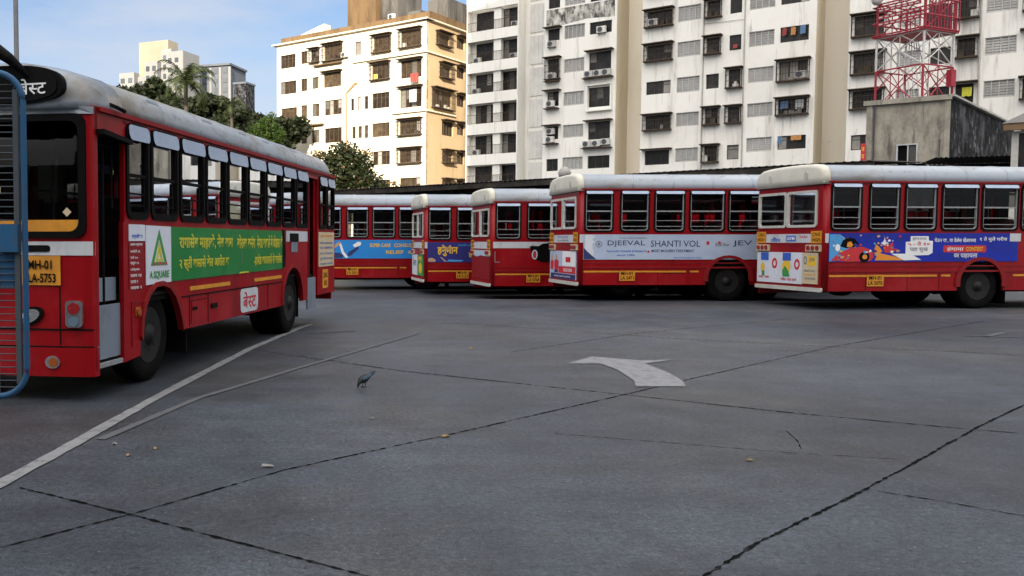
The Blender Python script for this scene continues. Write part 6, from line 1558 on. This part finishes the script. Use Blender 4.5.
# ------------------------------------------------------------------ bare cement building at the right
def cement_house():
    t = thing('cement_building', (35.83, 50.0, 0), 0, 'bare grey cement building with a black mouldy side wall, behind the nearest bus', 'building')
    d = Vector((-0.773, 0.634, 0)); e = Vector((0.755, 0.656, 0))
    n = Vector((-.634, -.773, 0)); n2 = Vector((.656, -.755, 0))
    FL = lambda a, b, tt: tuple(d * (3.95 - a) + n * tt + Vector((0, 0, b)))
    FR = lambda a, b, tt: tuple(e * a + n2 * tt + Vector((0, 0, b)))
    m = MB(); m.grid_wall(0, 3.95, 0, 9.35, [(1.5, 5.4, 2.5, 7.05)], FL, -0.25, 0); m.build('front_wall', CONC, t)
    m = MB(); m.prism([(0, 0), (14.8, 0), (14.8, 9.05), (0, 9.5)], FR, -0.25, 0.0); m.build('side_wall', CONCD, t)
    m = MB(); m.fbox(FL, -0.15, 4.0, 9.352, 9.62, -0.6, 0.2); m.fbox(FL, 3.7, 3.95, 0, 9.35, 0.003, 0.10); m.fbox(FL, 0.0, 0.3, 0, 9.35, 0.003, 0.10); m.build('roof_edge', CONC, t)
    m = MB(); m.prism([(-0.1, 9.502), (14.9, 9.06), (14.9, 9.16), (-0.1, 9.62)], FR, -0.5, 0.2); m.build('side_coping', TIN, t)
    m = MB(); m.ring([(1.5, 5.4), (2.5, 5.4), (2.5, 7.05), (1.5, 7.05)], [(1.56, 5.46), (2.44, 5.46), (2.44, 6.99), (1.56, 6.99)], FL, -0.12, 0.05); m.fbox(FL, 2.02, 2.07, 5.46, 6.99, -0.1, 0.04); w = m.build('window', WHITE, t)
    m = MB(); m.fbox(FL, 2.07, 2.44, 5.46, 6.99, -0.08, -0.05); m.build('pane', CURT, w)
    m = MB(); m.fbox(FL, 1.56, 2.02, 5.46, 6.99, -0.22, -0.18); m.build('dark_pane', BLACK, w)
    m = MB()
    for a, b in ((3.2, 6.4), (5.6, 6.0), (6.4, 6.1), (8.4, 6.4), (9.6, 6.3)): m.fbox(FR, a, a + 0.45, b, b + 0.8, 0.003, 0.02)
    m.build('wall_niche', BLACK, t)
    m = MB(); m.tube([FL(0.4, 0, 0.14), FL(0.4, 9.3, 0.14)], 0.05, 6); m.tube([FL(3.5, 5.0, 0.1), FL(3.5, 7.2, 0.1)], 0.03, 6); m.build('pipe', MDARK, t)
    m = MB(); m.fbox(FL, 0.03, 3.7, 9.0, 9.345, -12, -0.26); m.build('roof_slab', CONC, t)
    # red banner strip
    c = Vector((35.83, 50, 0))
    m = MB(); B_ = lambda a, b, tt: tuple(c + Vector(FL(a, b, tt)))
    m.fbox(B_, -0.22, 0.02, 5.6, 7.2, 0.13, 0.18); o = m.build('vertical_banner', INKR, None); tag(o, 'narrow red vertical banner at the left edge of the cement building', 'banner')
    q = MB()
    for k, s_ in enumerate(('ज', 'य', 'ह')): write(q, glyphs(s_, 0.02), B_, -0.18, 6.75 - 0.42 * k, 0.15, 0.24, 0.185)
    q.build('lettering', INKY, o, weld=False)
    # dark corrugated canopy leaning before it
    t2 = thing('tin_canopy', (30.0, 41.0, 0), A_RZ + R(18), 'dark corrugated lean-to canopy in front of the black mouldy wall', 'canopy')
    m = MB()
    for k in range(24):
        a = -1.1 + k * 0.19
        m.add([(a, 0, 5.35), (a + 0.095, 0, 5.40), (a + 0.095, 3, 5.30), (a, 3, 5.25)], [(0, 1, 2, 3)]); m.add([(a + 0.095, 0, 5.40), (a + 0.19, 0, 5.35), (a + 0.19, 3, 5.25), (a + 0.095, 3, 5.30)], [(0, 1, 2, 3)])
    m.build('roof_sheet', SHEDM, t2)
    m = MB(); m.box(-0.6, -0.5, 0.2, 0.3, 0, 5.1); m.box(3.2, 3.3, 0.2, 0.3, 0, 5.1); m.build('post', SHEDM, t2)
    m = MB(); m.box(-0.6, 3.3, 2.7, 2.8, 0, 5.24); m.build('shade_sheet', CHASSIS, t2)  # black sheet added to stand for the darkness under the canopy
    # hut with a glazed front at the right edge
    t3 = thing('guard_hut', (31.4, 40.0, 0), A_RZ, 'hut with a tin roof, wooden fascia and dark window at the right edge', 'hut')
    m = MB(); m.grid_wall(0, 4, 0, 6.4, [(0.25, 4.75, 3.8, 6.3)], SIDE, -0.12, 0); m.box(0, 0.12, 0.12, 3, 0, 6.4); m.build('wall', OFFW, t3)
    m = MB(); m.fbox(SIDE, 0.25, 3.8, 4.75, 6.3, -0.1, -0.06); w = m.build('window', WINB, t3)
    m = MB(); m.fbox(SIDE, 0.62, 1.4, 5.2, 5.3, -0.05, 0.01); m.fbox(SIDE, 0.62, 0.70, 5.3, 6.0, -0.05, 0.01); m.fbox(SIDE, 0.7, 1.4, 5.5, 5.56, -0.05, 0.01); m.build('glazing_bar', WHITE, w)
    m = MB(); m.fbox(SIDE, -0.3, 4.2, 6.42, 6.72, 0.01, 0.35); m.build('fascia', WOODF, t3)
    m = MB(); m.prism([(-0.35, 6.73), (1.9, 7.9), (4.2, 7.9), (4.2, 6.73)], SIDE, -3.2, 0.4); m.tube([(0.9, -0.1, 7.3), (0.9, -0.1, 7.9)], 0.06, 6); m.build('roof', TIN, t3)
cement_house()

# ------------------------------------------------------------------ red and white lattice mast
def mast():
    Y = 56.0
    cx = (907 - 300) / 900 * Y
    t = thing('lattice_mast', (cx, Y, 0), R(24), 'red and white steel lattice mast with a railed platform, above the cement building', 'mast')
    h = 1.42
    C4 = [(-h, -h), (h, -h), (h, h), (-h, h)]
    lv = [(0.0, 9.6, 0), (9.6, 12.1, 0), (12.1, 14.1, 1), (14.1, 16.2, 0), (16.2, 18.4, 1)]
    for z0, z1, wht in lv:
        mt = TWHT if wht else TRED; r = 0.065
        for (x, y) in C4:
            m = MB(); m.tube([(x, y, z0), (x, y, z1)], r, 6); m.build('leg', mt, t)
        m = MB()
        for i in range(4):
            (x0, y0), (x1, y1) = C4[i], C4[(i + 1) % 4]
            if z0 > 0:
                m.tube([(x0, y0, z1), (x1, y1, z1)], 0.05, 5)
                m.tube([(x0, y0, z0), (x1, y1, z1)], 0.035, 5); m.tube([(x1, y1, z0), (x0, y0, z1)], 0.035, 5)
                xm, ym = (x0 + x1) / 2, (y0 + y1) / 2
                m.tube([(xm, ym, z0), (xm, ym, z1)], 0.03, 5); m.tube([(x0, y0, (z0 + z1) / 2), (xm, ym, z1)], 0.025, 5); m.tube([(x1, y1, (z0 + z1) / 2), (xm, ym, z1)], 0.025, 5)
            else:
                for q in range(4):
                    m.tube([(x0, y0, 2.4 * q), (x1, y1, 2.4 * q + 2.4)], 0.035, 5); m.tube([(x0, y0, 2.4 * q + 2.4), (x1, y1, 2.4 * q + 2.4)], 0.04, 5)
        m.build('bracing', mt, t)
    m = MB(); g = 1.6
    for z in (14.25, 15.0, 16.0):
        for i in range(4):
            s_ = [(-g, -g), (g, -g), (g, g), (-g, g)]; m.tube([(*s_[i], z), (*s_[(i + 1) % 4], z)], 0.05, 6)
    for k in range(12):
        a = -g + 2 * g * k / 11
        m.tube([(a, -g, 14.25), (a, -g, 16.0)], 0.035, 5); m.tube([(g, a, 14.25), (g, a, 16.0)], 0.035, 5)
    [m.fbox(REAR, -1.3, 1.25, z_, z_ + 0.22, g + 0.005, g + 0.05) for z_ in (14.8, 15.22, 15.64)]
    m.build('platform_rail', TRED, t)
    m = MB(); [m.fbox(REAR, -1.2 + 0.36 * q, -0.98 + 0.36 * q, 14.87 + 0.42 * w_, 14.95 + 0.42 * w_, g + 0.055, g + 0.06) for q in range(7) for w_ in range(3)]; m.build('platform_slat', OFFW, t)
    m = MB(); m.box(-g, g, -g, g, 14.12, 14.18); m.build('platform_floor', TRED, t)
    m = MB(); m.box(0.5, 1.4, -1.3, -0.5, 14.2, 15.9); m.box(1.62, 2.0, -0.6, 0.5, 14.5, 15.8); m.build('equipment_cabinet', MDARK, t)
    m = MB(); m.box(0.85, 1.3, -1.7, -1.4, 10.9, 11.9); m.build('signal_box', TRED, t)
    m = MB(); m.smooth = True; m.tube([(-1.6, 1.3, 15.9), (-1.6, 1.3, 16.6)], 0.04, 6); m.lathe([(0.05, 0), (0.3, 0.1), (0.38, 0.2), (0.38, 0.4), (0.1, 0.45)], (-1.75, 1.0, 16.5), 'y', 16); m.build('dish_antenna', TWHT, t)
    m = MB()
    for k in range(6): m.tube([(-1.2 + 0.5 * k, -0.3, 9.6), (-1.0 + 0.45 * k, 0, 11.5), (-0.4 + 0.2 * k, 0.2, 14)], 0.03, 5)
    m.build('cable', TWHT, t)
mast()

# ------------------------------------------------------------------ unseen blocks added behind the camera to put the depot in shade
t = thing('tall_shade_block', (0, -60, 0), 0, 'unseen tall plain block added so that its shadow covers the depot', 'building')
m = MB(); m.box(-14.2, 90, -14, 0, 0, 74.3); m.build('wall', PLAINW, t)
t = thing('long_shade_block', (0, -60, 0), 0, 'unseen long lower block added beside the tall one for its shade', 'building')
m = MB(); m.box(-90, -14.25, -14, 0, 0, 41); m.build('wall', PLAINW, t)
